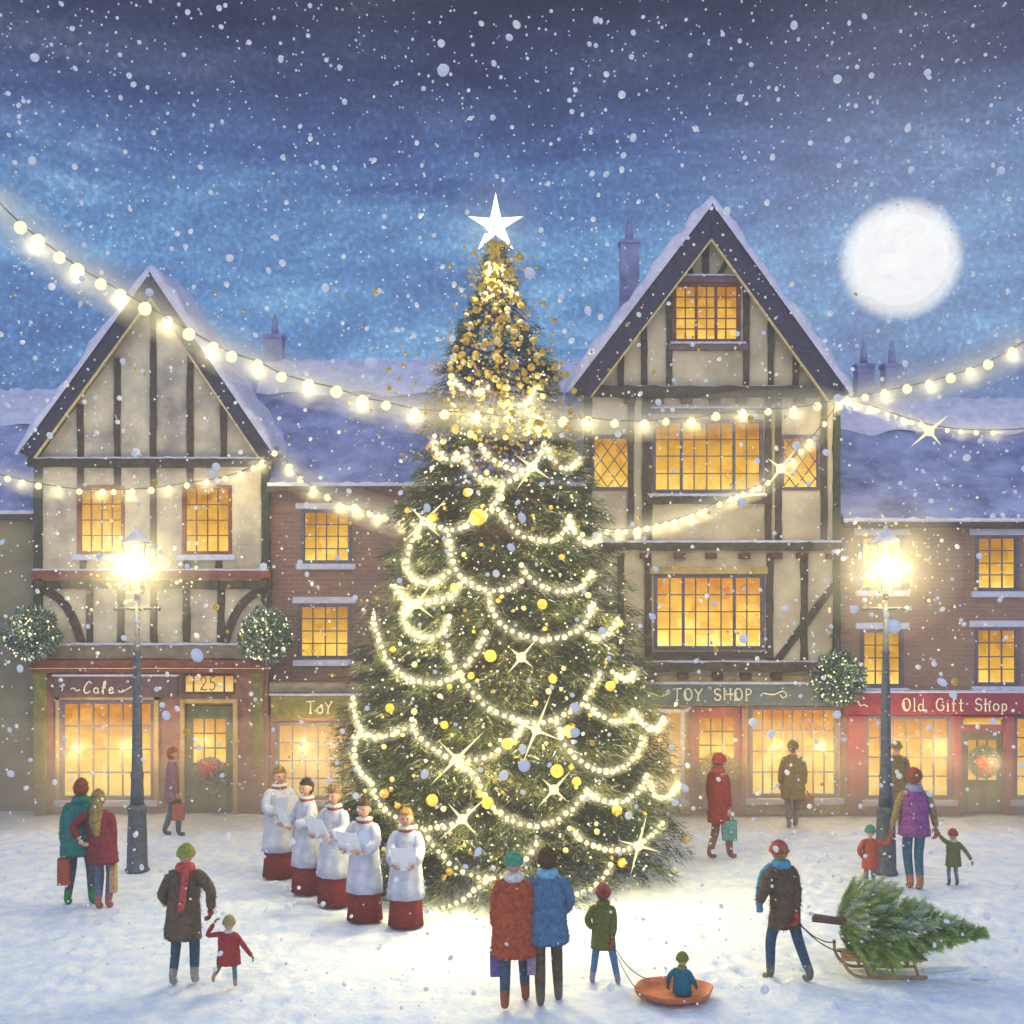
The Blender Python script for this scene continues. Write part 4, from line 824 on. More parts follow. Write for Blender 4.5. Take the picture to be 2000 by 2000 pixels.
# tiny white lights sprinkled over the whole crown
lt = MB()
for i in range(520):
    y = random.uniform(700, 1740); hw = np.interp(y, [700, 860, 1100, 1400, 1740], [90, 125, 230, 300, 300]); lt.ball(on_tree(980 + random.uniform(-hw, hw), y, random.uniform(.0, .08)), random.uniform(.010, .022), 6, 4)
fl = lt.build('fairy_lights', 'bulb', tree); fl['kind'] = 'stuff'
# ------------------------------------------------------------------ hanging baskets, wreaths
def leafball(c, r, n, name, parent, pal, ln=.07, wd=.035, dens=.75):
    q = rng.normal(size=(n, 3)); q /= np.linalg.norm(q, axis=1, keepdims=True); rr = (r * rng.uniform(dens, 1.03, n) * np.array([1 + .30 * noise.noise(Vector(v) * 2.2 + Vector(c) + Vector((len(bpy.data.objects), 0, 0))) for v in q]))[:, None]; P = q * rr + np.array(c); Dv = q + rng.normal(0, .7, (n, 3))
    C = pal[rng.integers(0, len(pal), n)]
    return blades(P, Dv, rng.uniform(.6, 1.3, n) * ln, rng.uniform(.6, 1.2, n) * wd, C, name, 'needle', parent, (0, 0, 0))
HP = np.array([(.03, .08, .04), (.04, .13, .06), (.07, .18, .08), (.13, .24, .12), (.42, .48, .52), (.50, .54, .60)])
for (x, y, r_, lab) in ((62, 1240, .50, 'leafy ball basket with tiny lights on the left corner of the left house'), (520, 1240, .50, 'leafy ball basket with tiny lights between left house and brick building'), (1637, 1324, .49, 'leafy ball basket with tiny lights above the meeting of the toy and gift shop signs')):
    c = at(x, y, FD - .62); o = empty('hanging_basket', c + Vector((0, 0, 0)), lab, 'hanging basket', 'lit hanging baskets')
    leafball((0, 0, 0), r_, 9000, 'foliage', o, HP)
    MB().ball(c, r_ * .72, 16, 10).build('inner_foliage', mat('deep_leaf', (.02, .05, .025), .9, .4, 9, .8), o)
    lt = MB()
    for i in range(70):
        q = rng.normal(size=3); q /= np.linalg.norm(q); q[1] = -abs(q[1]) if random.random() < .8 else q[1]; lt.ball(c + Vector(q) * r_ * 1.02, random.uniform(.014, .024), 6, 4)
    fl = lt.build('fairy_lights', 'bulb', o); fl['kind'] = 'stuff'
    MB().tube([(c.x, FD, c.z + r_ + .28), (c.x, FD - .3, c.z + r_ + .33), (c.x, FD - .62, c.z + r_ + .28), (c.x, c.y, c.z + r_ * .9)], .018, 8).build('bracket', 'iron', o)
    point('basket_lamp', c + Vector((0, -.7, .2)), 5, WARM, o, .05)
def wreath(c, R_, r_, lab, D=.0, bowz=-.0, pal=HP):
    o = empty('door_wreath', c, lab, 'wreath'); n = 3500; a = rng.uniform(0, 2 * np.pi, n); b = rng.uniform(0, 2 * np.pi, n); P = np.stack([np.cos(a) * (R_ + r_ * np.cos(b)), r_ * np.sin(b) * .8, np.sin(a) * (R_ + r_ * np.cos(b))], 1)
    Dv = np.stack([np.cos(a + .9), -.3 * np.ones(n), np.sin(a + .9)], 1) + rng.normal(0, .5, (n, 3)); blades(P, Dv, rng.uniform(.05, .09, n), rng.uniform(.015, .03, n), pal[rng.integers(0, len(pal), n)], 'foliage', 'needle', o, (0, 0, 0))
    b = MB(); z = bowz; y = -r_ - .04
    for s in (1, -1):
        b.tube(smooth_pts([(0, y, z), (s * .09, y - .02, z + .07), (s * .17, y - .01, z + .06), (s * .17, y, z - .03), (s * .08, y, z - .04), (0, y, z)], 4), .026, 6); b.tube(smooth_pts([(0, y, z), (s * .05, y, z - .12), (s * .11, y, z - .27)], 4), .024, 6)
    b.ball((0, y - .02, z), .04); b.build('bow', 'red_ribbon', o, off=(0, 0, 0))
wreath(Vector((X(412), FD - .09, Z(1512))), .23, .10, 'green wreath with red bow at its top on the door marked 25', bowz=.20)
wreath(Vector((X(1920), FD - .04, Z(1487))), .22, .075, 'green wreath with large red bow on the gift shop door', bowz=.0)
wreath(Vector((X(1400), FD - .09, Z(1508))), .27, .11, 'leafy gold and green wreath on the toy shop door, behind the red coated shopper', bowz=-.22, pal=np.array([(.55, .42, .10), (.62, .50, .15), (.10, .16, .06), (.2, .24, .08)]))

# ------------------------------------------------------------------ people
# grow skeletons in a scene of their own so that it stays quick
def skin_mesh(pts, edges, rad, sub=1):
    global _ts
    me = bpy.data.meshes.new('t'); me.from_pydata([tuple(p) for p in pts], edges, []); o = bpy.data.objects.new('t', me); sc = bpy.data.scenes.get('t') or bpy.data.scenes.new('t'); sc.collection.objects.link(o)
    sk = o.modifiers.new('s', 'SKIN'); sk.use_smooth_shade = True
    for i, v in enumerate(me.skin_vertices[0].data):
        r = rad[i]; v.radius = r if hasattr(r, '__len__') else (r, r); v.use_root = (i == 0)
    ss = o.modifiers.new('u', 'SUBSURF'); ss.levels = sub; ss.render_levels = sub
    
    with bpy.context.temp_override(scene=sc, view_layer=sc.view_layers[0]): dg = bpy.context.evaluated_depsgraph_get()
    ev = o.evaluated_get(dg); m2 = ev.to_mesh()
    V = [v.co.copy() for v in m2.vertices]; F = [tuple(p.vertices) for p in m2.polygons]; ev.to_mesh_clear()
    bpy.data.objects.remove(o); bpy.data.meshes.remove(me); return V, F
SURP = mat('surplice_linen', (.46, .50, .64), .9, .15, 5, .4, 14, c2=(.66, .68, .76), spec=.1)
def ik(a, b, l1, l2, pole):
    a, b, pole = Vector(a), Vector(b), Vector(pole); d = b - a; L_ = min(d.length, (l1 + l2) * .995); 
    if d.length < 1e-6: return a
    u = d.normalized(); b = a + u * L_; x = (l1 * l1 - l2 * l2 + L_ * L_) / (2 * L_); h = math.sqrt(max(0, l1 * l1 - x * x))
    n = (pole - u * pole.dot(u)); n = n.normalized() if n.length > 1e-6 else Vector((0, 1, 0)); return a + u * x + n * h, b
def hand(mb, wr, d, up, side, s=1., curl=.6):
    """palm and five fingers; d along the forearm, up = back of the hand, side = towards the thumb"""
    d = Vector(d).normalized(); up = Vector(up); up = (up - d * up.dot(d)).normalized(); t_ = d.cross(up) * side
    P = lambda a, b, c: Vector(wr) + (d * a + t_ * b + up * c) * s
    V_, F_ = skin_mesh([P(0, 0, 0), P(.05, .0, 0), P(.085, 0, 0)], [(0, 1), (1, 2)], [.024 * s, .036 * s, .034 * s]); mb.add(V_, F_, True)
    for b, l in ((.030, .070), (.010, .080), (-.010, .074), (-.030, .058)):
        c = curl; mb.tube([P(.07, b, 0), P(.085 + l * .35, b, -.004 - c * .010), P(.085 + l * .68, b * .95, -.012 - c * .035), P(.085 + l * (1 - c * .35), b * .9, -.018 - c * .065)], [.0105 * s, .0100 * s, .0090 * s, .0065 * s], 6)
    mb.tube([P(.018, .025, -.004), P(.048, .055, -.012), P(.078, .066, -.022), P(.098, .060, -.030)], [.012 * s, .012 * s, .010 * s, .007 * s], 6)
def nap(c, n, ln, wd, down=.8):
    vs, fs = c.v, [f for f in c.f if len(f) < 5]; k = len(fs); T_ = []
    ctr = sum((Vector(v) for v in vs), Vector()) / len(vs); ax_ = lambda z: Vector((ctr.x, ctr.y, z))
    for _ in range(n):
        f = fs[random.randrange(k)]; w = [random.random() for _ in f]; t = sum(w); p = Vector()
        for a, i in zip(w, f): p += Vector(vs[i]) * (a / t)
        a_, b_, c_ = Vector(vs[f[0]]), Vector(vs[f[1]]), Vector(vs[f[2]]); nn = (b_ - a_).cross(c_ - a_)
        if nn.length < 1e-9: continue
        nn.normalize()
        if nn.dot(p - ax_(p.z)) < 0: nn = -nn
        d = (nn * .75 + Vector((random.gauss(0, .35), random.gauss(0, .35), -down + random.gauss(0, .3)))).normalized(); s_ = d.cross(Vector((random.gauss(0, 1), random.gauss(0, 1), random.gauss(0, 1)))).normalized() * wd * random.uniform(.5, 1.3)
        T_.append((p - s_ - nn * .004, p + s_ - nn * .004, p + d * ln * random.uniform(.5, 1.4)))
    for t in T_: c.add(t, [(0, 1, 2)], True)
def person(px, feet_y, H_, label, rz=0, D=None, hs=1., lean=0, lean_f=0, wl=None, wr=None, al=(-.10, 0), ar=(.10, 0), coat=None, hem=.80, coat_w=.24, trousers=(.06, .08, .12), boots=(.10, .08, .07),
           hat=None, pom=None, hair=None, longhair=False, scarf=None, scarf_tail=None, gloves=None, sleeves=None, choir=False, head_turn=0, fuzz=.02, sit=False, group=None, earflaps=False, arm=1.):
    g_ = gp(px, feet_y)
    if D: g_ = at(px, feet_y, D); g_.z = 0
    o = empty('person', g_, label, 'person', group, R(rz)); k = H_ / 1.75; o.scale = (k, k, k); o['_local'] = 1
    inv = (Matrix.Translation(g_) @ Matrix.Rotation(R(rz), 4, 'Z') @ Matrix.Scale(k, 4)).inverted()
    loc = lambda q, dflt: Vector(dflt) if q is None else (inv @ q if isinstance(q, Vector) else Vector(q))
    hz = .93 if not sit else .14
    lx = lambda z: lean * max(0, (z - hz)) ; ly = lambda z: lean_f * max(0, (z - hz))
    J = lambda x, y, z: Vector((x + lx(z), y + ly(z), z))
    dz = 0 if not sit else -.79
    pel, wst, ch, nk = J(0, 0, .95 + dz), J(0, 0, 1.12 + dz), J(0, 0, 1.32 + dz), J(0, .005, 1.49 + dz)
    hd = J(0, .025, 1.635 + dz); hd.z += .10 * (hs - 1)
    sh = [J(-.175, 0, 1.42 + dz), J(.175, 0, 1.42 + dz)]
    W_ = [loc(wl, (-.25 + lx(.9 + dz), .05, .86 + dz)), loc(wr, (.25 + lx(.9 + dz), .05, .86 + dz))]
    el = []
    for i, sg in ((0, -1), (1, 1)):
        e_, w_ = ik(sh[i], W_[i], .285 * arm, .27 * arm, (sg * .6, -.5, -.6)); el.append(e_); W_[i] = w_
    hp = [Vector((-.095, 0, .92 + dz)), Vector((.095, 0, .92 + dz))]; AN = []; KN = []; TO = []
    for i, a in ((0, al), (1, ar)):
        a = Vector((a[0], a[1], a[2] if len(a) > 2 else .085)); kn, an = ik(hp[i], a, .43, .43, (0, 1, 0.0 if not sit else .6)); KN.append(kn); AN.append(an); d_ = Vector((0, .14, -.055)) if an.z < .12 else Vector((0, .05, -.13)); TO.append(an + d_)
    # body
    pts = [pel, wst, ch, nk, hd - Vector((0, .01, .04)), sh[0], el[0], W_[0], sh[1], el[1], W_[1], hp[0], KN[0], AN[0], TO[0], hp[1], KN[1], AN[1], TO[1]]
    ed = [(0, 1), (1, 2), (2, 3), (3, 4), (2, 5), (5, 6), (6, 7), (2, 8), (8, 9), (9, 10), (0, 11), (11, 12), (12, 13), (13, 14), (0, 15), (15, 16), (16, 17), (17, 18)]
    rd = [.115, .11, .12, .052, .06, .055, .042, .028, .055, .042, .028, .075, .052, .036, .03, .075, .052, .036, .03]
    mb = MB(); V_, F_ = skin_mesh(pts, ed, rd); mb.add(V_, F_, True)
    ht = Matrix.Rotation(R(head_turn), 3, 'Z'); r_ = .108 * hs
    def hf(q):
        f = 1.0
        if q.z < -.1: f *= 1 - .16 * (-q.z) * (1 - max(0, q.y) * .35)
        if q.y > .6: f *= .97
        return f
    n0 = len(mb.v); mb.ball(hd, r_, 18, 14, (.84, .98, 1.16), hf)
    fc = lambda x, y, z: hd + Vector((x, y, z)) * hs
    mb.add(*ball_vf(fc(0, .108, -.012), .017 * hs, (.8, 1.3, 1.5)), True); mb.add(*ball_vf(fc(0, .100, .01), .011 * hs, (.8, 1.1, 2.2)), True)
    for sg in (-1, 1): mb.add(*ball_vf(fc(sg * .092, -.004, 0), .026 * hs, (.45, .8, 1.2)), True)
    for i in range(n0, len(mb.v)): q = Vector(mb.v[i]) - hd; mb.v[i] = tuple(hd + ht @ q)
    if not gloves:
        for i, sg in ((0, -1), (1, 1)):
            d = (W_[i] - el[i]); hand(mb, W_[i], d, Vector((sg * .9, .2, .2)) if not choir else Vector((sg * .3, .1, -1)), 1 if sg < 0 else -1, 1.05 * hs ** .5, .8)
    body = mb.build('body', 'skin', o)
    fe = MB()
    for sg in (-1, 1): v_, f_ = ball_vf(hd + ht @ (Vector((sg * .036, .098, .018)) * hs), .0115 * hs, (1.2, .6, .8)); fe.add(v_, f_, True)
    fe.build('eyes', 'black', o)
    v_, f_ = ball_vf(hd + ht @ (Vector((0, .098, -.055)) * hs), .018 * hs, (1.2, .5, .4 if not choir else .7)); MB().add(v_, f_, True).build('mouth', 'lip', o)
    # trousers and boots
    if not choir:
        ss_ = 1.0; V_, F_ = skin_mesh([pel, hp[0], KN[0], AN[0] + (KN[0] - AN[0]) * .12, hp[1], KN[1], AN[1] + (KN[1] - AN[1]) * .12], [(0, 1), (1, 2), (2, 3), (0, 4), (4, 5), (5, 6)], [.105, .088, .074, .060, .088, .074, .060])
        tq = MB().add(V_, F_, True); nap(tq, 200, .016, .004); tq.build('trousers', cloth(trousers), o)
    for i in (0, 1):
        up = AN[i] + (KN[i] - AN[i]) * (.42 if not choir else .1); V_, F_ = skin_mesh([up, AN[i] + Vector((0, 0, .02)), AN[i] + Vector((0, .02, -.035)), TO[i] + Vector((0, 0, .0))], [(0, 1), (1, 2), (2, 3)], [.066, .055, .05, .042])
        MB().add(V_, F_, True).build('boot', cloth(boots), o)
    # coat
    if coat or choir:
        cw = coat_w * .92; c = MB(); sd = random.uniform(0, 50)
        if choir:
            rs = [(0, 0, .02, .27, .24), (0, 0, .3, .25, .21), (0, 0, .8, .22, .18), (0, 0, 1.3, .2, .13), (0, 0, 1.47, .08, .08)]
            c.rings([(lx(z) + x, ly(z) + y, z, a, b) for x, y, z, a, b in rs], 32, lambda a, t: 1 + .05 * math.sin(a * 9 + sd) * (1 - t)); c.build('cassock', cloth((.22, .035, .03)), o)
            c = MB(); rs = [(0, 0, .44, .285, .25), (0, 0, .55, .28, .24), (0, 0, .8, .25, .21), (0, 0, 1.1, .225, .17), (0, 0, 1.3, .22, .145), (0, 0, 1.40, .19, .12), (0, 0, 1.45, .14, .105), (0, 0, 1.475, .085, .085)]
            c.rings([(lx(z) + x, ly(z) + y, z, a, b) for x, y, z, a, b in rs], 44, lambda a, t: 1 + (.045 * math.sin(a * 8 + sd) + .02 * math.sin(a * 19)) * (1 - t) ** 1.2)
            for i in (0, 1): mid = (el[i] + W_[i]) / 2; V_, F_ = skin_mesh([ch, sh[i], el[i], mid, W_[i] - (W_[i] - el[i]) * .06], [(0, 1), (1, 2), (2, 3), (3, 4)], [.06, .088, .098, .105, .115]); c.add(V_, F_, True)
            nap(c, 500, .025, .005)
            c.build('surplice', SURP, o)
        else:
            hm = hem if not sit else .02; zz = [hm, hm + .05, (hm + 1.1 + dz) / 2, 1.08 + dz, 1.25 + dz, 1.37 + dz, 1.43 + dz, 1.485 + dz]
            ww = [cw * 1.03, cw * 1.06, cw, cw * .93, cw * .95, cw * .90, cw * .70, .085]; dd = [cw * .80, cw * .82, cw * .76, cw * .68, cw * .64, cw * .56, cw * .46, .08]
            c.rings([(lx(z), ly(z), z, a, b) for z, a, b in zip(zz, ww, dd)], 36, lambda a, t: 1 + fuzz * (math.sin(a * 7 + sd) * (1 - t) + 1.4 * noise.noise(Vector((math.cos(a) * 3, math.sin(a) * 3, t * 9 + sd)))))
            if sleeves is None:
                for i in (0, 1): V_, F_ = skin_mesh([ch + (sh[i] - ch) * .4, sh[i], el[i], W_[i] + (el[i] - W_[i]) * .04], [(0, 1), (1, 2), (2, 3)], [.085, .088, .072, .060]); c.add(V_, F_, True)
            V0 = c.v; c.v = [tuple(Vector(v) + Vector((noise.noise(Vector(v) * 14), noise.noise(Vector(v) * 14 + Vector((5, 5, 5))), 0)) * fuzz * .5) for v in V0]
            nap(c, int(1100 + 26000 * max(0, fuzz - .02)), .030 + fuzz * .35, .006)
            c.build('coat' if sleeves is None else 'padded_vest', cloth(coat), o)
            if sleeves is not None:
                c = MB()
                for i in (0, 1): V_, F_ = skin_mesh([ch + (sh[i] - ch) * .4, sh[i], el[i], W_[i] + (el[i] - W_[i]) * .04], [(0, 1), (1, 2), (2, 3)], [.07, .074, .058, .048]); c.add(V_, F_, True)
                c.build('jumper_sleeves', cloth(sleeves), o)
    if choir:
        c = MB(); b_ = Vector((lx(1.47), ly(1.47) + .005, 1.475)); c.rings([(b_.x, b_.y, 1.445, .118, .105), (b_.x, b_.y, 1.465, .125, .115), (b_.x, b_.y, 1.49, .098, .09)], 24); c.build('red_collar', cloth((.36, .06, .03)), o)
        c = MB(); c.rings([(b_.x, b_.y, 1.492, .070, .070), (b_.x, b_.y, 1.485, .112, .105), (b_.x, b_.y, 1.515, .118, .112), (b_.x, b_.y, 1.525, .068, .068)], 60, lambda a, t: 1 + .09 * math.sin(a * 15)); c.build('ruff', cloth((.80, .80, .80), .08), o)
    # head wear
    if hat:
        c = MB(); hh = []
        for a in (-4, 12, 30, 50, 70, 84): hh.append((hd.x, hd.y - .006, hd.z + (.030 + .118 * math.sin(R(max(a, 0))) - (.012 if a < 0 else 0)) * hs, .104 * hs * math.cos(R(a)) + .004, .116 * hs * math.cos(R(a)) + .004))
        c.rings(hh, 24, lambda a, t: 1 + .02 * math.sin(a * 12)); c.rings([(hd.x, hd.y - .004, hd.z - .005 * hs, .108 * hs, .119 * hs), (hd.x, hd.y - .004, hd.z + .0 * hs, .116 * hs, .128 * hs), (hd.x, hd.y - .004, hd.z + .042 * hs, .116 * hs, .127 * hs), (hd.x, hd.y - .004, hd.z + .05 * hs, .104 * hs, .116 * hs)], 24)
        if earflaps or pom is None: 
            pass
        nap(c, 260, .018, .004, 0)
        ho = c.build('woolly_hat', cloth(hat), o)
        if pom: MB().ball(hd + Vector((0, -.01, .18)) * hs, .050 * hs, 12, 8, (1, 1, 1), lambda q: 1 + .12 * noise.noise(q * 5)).build('pompom', cloth(pom), ho)
    if hair:
        def f2(q):
            face = q.y > .25 and q.z < .38
            return (.80 if face else 1.0) * (1 + .11 * noise.noise(q * 4.0 + Vector((px, 0, 0))))
        c = MB(); n0 = len(c.v); c.ball(hd + Vector((0, -.016, .022)) * hs, .121 * hs, 24, 16, (.86, .96, 1.06 if not hat else .9), f2)
        for i in range(n0, len(c.v)): q = Vector(c.v[i]) - hd; c.v[i] = tuple(hd + ht @ q)
        if longhair: c.tube(smooth_pts([hd + Vector((0, -.05, .03)), hd + Vector((.01, -.10, -.14)), hd + Vector((.02, -.145, -.34)), hd + Vector((.05, -.15, -.52))], 4), [.09, .10, .11, .115, .12, .125, .125, .12, .11, .10, .085, .07, .045], 12, sx=.75)
        nap(c, 420, .030, .005, .4)
        c.build('hair', cloth(hair, .45), o)
    if scarf:
        c = MB(); b_ = J(0, 0, 1.49 + dz); c.rings([(b_.x, b_.y, b_.z - .05, .115, .11), (b_.x, b_.y, b_.z - .01, .128, .122), (b_.x, b_.y, b_.z + .04, .11, .105), (b_.x, b_.y, b_.z + .055, .075, .075)], 20, lambda a, t: 1 + .03 * math.sin(a * 5))
        if scarf_tail:
            q = [b_ + Vector(p) for p in scarf_tail]; V_ = []; Qs = smooth_pts(q, 4)
            c.tube(Qs, [.045] * len(Qs), 8)
        c.build('scarf', cloth(scarf), o)
    if gloves:
        for i, sg in ((0, -1), (1, 1)):
            c = MB(); d = (W_[i] - el[i]); hand(c, W_[i] - d.normalized() * .01, d, Vector((sg * .9, .2, .2)), 1 if sg < 0 else -1, 1.15, .8); c.build('glove', cloth(gloves), o)
    Mx = inv.inverted(); dl, dr = (W_[0] - el[0]).normalized(), (W_[1] - el[1]).normalized()
    return o, Mx @ (W_[0] + dl * .10), Mx @ (W_[1] + dr * .10)
def ball_vf(c, r, sq):
    b = MB().ball(c, r, 10, 7, sq); return b.v, b.f

def shopping_bag(hand_p, w, h, d, c, label, rz=0, ang=0):
    top = Vector(hand_p); o = empty('shopping_bag', top + Vector((0, 0, -.10 - h)), label, 'shopping bag', None, R(rz)); o['_local'] = 1; m_ = MB()
    m_.rings([(0, 0, 0, w * .5, d * .5), (0, 0, h * .5, w * .52, d * .55), (0, 0, h, w * .5, d * .45)], 4 * 6, lambda a, t: 1 / max(abs(math.cos(a)), abs(math.sin(a))) * (.93 + .03 * math.sin(a * 5 + t * 6)))
    m_.build('bag_body', cloth(c), o, .005)
    for s in (-1, 1): MB().tube(smooth_pts([(-w * .25, s * d * .4, h * .95), (-w * .15, s * d * .2, h + .08), (0, 0, h + .11), (w * .15, s * d * .2, h + .08), (w * .25, s * d * .4, h * .95)], 3), .007, 6).build('handle', 'bark', o)
    return o

# couple on the left
d1 = gp(150, 1768).y
pA, hl, hr_ = person(155, 1768, 1.86, 'red haired man in shaggy teal coat with his arm round a woman', rz=3, lean=.03, coat=(.03, .20, .17), hem=.72, coat_w=.265, trousers=(.07, .10, .15), boots=(.04, .22, .07), hair=(.26, .08, .035), scarf=(.03, .2, .17), fuzz=.035,
       al=(-.16, -.02), ar=(.17, .02), wr=at(214, 1655, d1 - .22), wl=at(124, 1660, d1 - .05))
pB, hl2, hr2 = person(200, 1776, 1.74, 'woman in maroon coat with long olive blonde hair leaning on the man in teal', rz=-4, lean=-.10, coat=(.24, .045, .05), hem=.70, coat_w=.24, trousers=(.12, .17, .24), boots=(.42, .13, .14), hair=(.27, .21, .08), longhair=True,
       al=(-.06, -.02), ar=(.07, .05), wl=at(155, 1640, gp(200, 1776).y - .25), wr=at(222, 1670, gp(200, 1776).y))
shopping_bag(hl, .19, .40, .12, (.42, .10, .06), 'rust red shopping bag in the left hand of the man in teal', 8)
shopping_bag(hr2, .10, .42, .09, (.55, .34, .16), 'narrow tan bag in the right hand of the long haired woman', -10)
# brown coat and toddler
D3 = gp(360, 1925).y
hp_ = at(412, 1776, D3 - .05)
person(358, 1925, 1.70, 'adult in long brown coat, green hat and red scarf leading a toddler by hand', rz=0, coat=(.155, .115, .07), hem=.60, coat_w=.235, trousers=(.06, .10, .15), boots=(.34, .32, .30), hat=(.30, .32, .06), scarf=(.55, .10, .08), scarf_tail=[(.03, -.11, 0), (.04, -.17, -.15), (.02, -.20, -.35), (0, -.205, -.50)],
       wr=hp_, lean=.04, arm=1.1, wl=(-.20, .22, .95), al=(-.125, -.03), ar=(.13, .04), gloves=(.35, .07, .05), fuzz=.035)
person(447, 1928, .80, 'tiny toddler in red coat and olive hat skipping beside the brown coated adult', rz=0, hs=1.55, coat=(.42, .06, .05), hem=.62, coat_w=.33, trousers=(.10, .28, .32), boots=(.55, .32, .25), hat=(.42, .36, .14), pom=(.5, .45, .2), scarf=(.8, .78, .75),
       arm=1.45, wl=at(419, 1802, D3), wr=at(492, 1868, D3), al=(-.38, -.15, .30), ar=(.17, 0), gloves=(.30, .32, .08))
# choir
def sheet(c, w, h, rz, tilt, label):
    o = empty('song_sheet', c, label, 'song sheet', None, R(rz)); o['_local'] = 1; m_ = MB(); ct, st = math.cos(R(tilt)), math.sin(R(tilt))
    for s in (-1, 1):
        a = R(16); P = []
        for (u, v) in ((0, -h / 2), (s * w / 2, -h / 2), (s * w / 2, h / 2), (0, h / 2)):
            x = u * math.cos(a); y = abs(u) * math.sin(a) * .8; P.append(Vector((x, y - v * st * -1 * .0 + v * st, v * ct)))
        n_ = Vector((0, .004, 0)); m_.add(P + [p + n_ for p in P], [(0, 1, 2, 3), (7, 6, 5, 4), (0, 4, 5, 1), (1, 5, 6, 2), (2, 6, 7, 3), (3, 7, 4, 0)])
    m_.build('paper_fold', 'paper', o); return o
CH = [(546, 1712, 1.74, 205, (.30, .17, .06), 20, 'brown curled choir boy at the far end of the row, seen side on'),
      (600, 1742, 1.72, 128, (.05, .04, .04), 25, 'dark haired choir boy in profile, second from the far end of the row'),
      (654, 1765, 1.72, 150, (.26, .16, .08), 8, 'curly brown haired choir boy looking down at his sheet, middle of the row'),
      (712, 1797, 1.70, 155, (.09, .06, .05), 12, 'dark brown haired choir boy singing from a slanted sheet, fourth in the row'),
      (793, 1808, 1.62, 180, (.42, .20, .06), 0, 'smallest ginger haired choir boy facing forward, nearest the tree')]
SHEETS = ['song sheet held by the side on choir boy at the far end', 'song sheet held by the dark haired choir boy in profile', 'open song sheet in the hands of the middle choir boy', 'slanted song sheet in the hands of the fourth choir boy', 'upright song sheet held by the smallest ginger choir boy']
for i, (x, y, h, rz, hc, turn, lab) in enumerate(CH):
    o, a, b = person(x, y, h, lab, rz=rz, choir=True, hair=hc, head_turn=turn if i > 0 else 0, wl=(-.15, .33, 1.10 if i < 4 else 1.02), wr=(.15, .33, 1.10 if i < 4 else 1.02), group='choir boys singing in a row', hs=1.08, trousers=(.1, .1, .1))
    c = (a + b) / 2 + Vector((math.sin(R(-rz)) * .03, math.cos(R(rz)) * .03, .05)); sheet(c + Matrix.Rotation(R(rz), 3, 'Z') @ Vector((0, .02, .10)), .36, .40, rz + 180, -28, SHEETS[i])
# couple in the centre foreground
D10 = gp(1003, 1962).y
_, l1, r1 = person(1003, 1962, 1.76, 'woman in orange red coat and green woolly hat beside a man in blue', rz=0, coat=(.45, .10, .045), hem=.58, coat_w=.275, trousers=(.08, .12, .16), boots=(.36, .11, .06), hat=(.10, .34, .20), scarf=(.75, .72, .66),
       al=(-.10, -.22), ar=(.14, .08), wl=at(966, 1855, D10), wr=at(1041, 1850, D10), fuzz=.03)
_, l2, r2 = person(1069, 1960, 1.80, 'brown haired man in blue coat with pale blue scarf, right half of the centre couple', rz=0, coat=(.10, .20, .33), hem=.70, coat_w=.25, trousers=(.13, .10, .05), boots=(.16, .14, .11), hair=(.13, .075, .035), scarf=(.22, .48, .68),
       al=(-.08, -.12), ar=(.13, .06), wl=(-.20, .18, .95), wr=(.18, .2, .98), fuzz=.03)
shopping_bag(l1, .14, .34, .10, (.16, .14, .36), 'deep purple bag in the left hand of the orange coated woman', 5)
shopping_bag(r1, .11, .32, .10, (.34, .27, .38), 'dusky mauve bag between the woman and the man in blue', -5)
# child pulling the saucer
D12 = gp(1180, 1922).y
_, l3, r3 = person(1178, 1922, 1.17, 'child in green coat and red hat pulling a saucer sled by its rope', rz=-8, hs=1.28, coat=(.17, .19, .045), hem=.66, coat_w=.235, trousers=(.10, .24, .46), boots=(.36, .30, .40), hat=(.45, .12, .09), hair=(.25, .08, .05), gloves=(.62, .09, .035), scarf=(.17, .19, .045),
       al=(-.20, -.02), ar=(.27, -.02), wr=at(1196, 1838, D12 - .12), wl=(-.2, .1, .98))
sc_ = gp(1316, 1950); SD = sc_.y
sa = empty('saucer_sled', sc_, 'shallow orange saucer sled with a toddler on board, pulled over the snow', 'sled'); m_ = MB()
m_.rings([(0, 0, .02, .10, .10), (0, 0, .015, .30, .26), (0, 0, .06, .44, .36), (0, 0, .13, .47, .40), (0, 0, .135, .455, .385), (0, 0, .08, .41, .33), (0, 0, .045, .28, .24), (0, 0, .04, .05, .05)], 40, lambda a, t: 1 + .03 * math.sin(a * 6))
m_.build('saucer_dish', mat('orange_plastic', (.50, .13, .05), .5, .25, 8, .2), sa, off=(0, 0, 0))
px_, l4, r4 = person(1332, 1950, .80, 'toddler in blue jacket and green hat sitting in the orange saucer sled', rz=150 - 180, D=SD, hs=1.45, sit=True, coat=(.04, .22, .32), hem=.02, coat_w=.26, trousers=(.30, .22, .30), boots=(.55, .30, .28), hat=(.22, .28, .05), scarf=(.30, .30, .06), al=(-.35, .55, .20), ar=(-.12, .62, .2), wl=(-.42, .05, .18), wr=(.30, .25, .2), gloves=(.1, .3, .3))
px_.location.z = .05
def rope(name, P, label, r=.009): o = MB().tube(smooth_pts(P, 6), r, 5).build(name, mat('cord', (.14, .10, .07), .9, .2, 30, 0), off=P[0]); tag(o, label, 'rope')
e1 = sc_ + Vector((-.43, -.05, .13)); e2 = sc_ + Vector((-.25, .25, .14)); R3 = r3
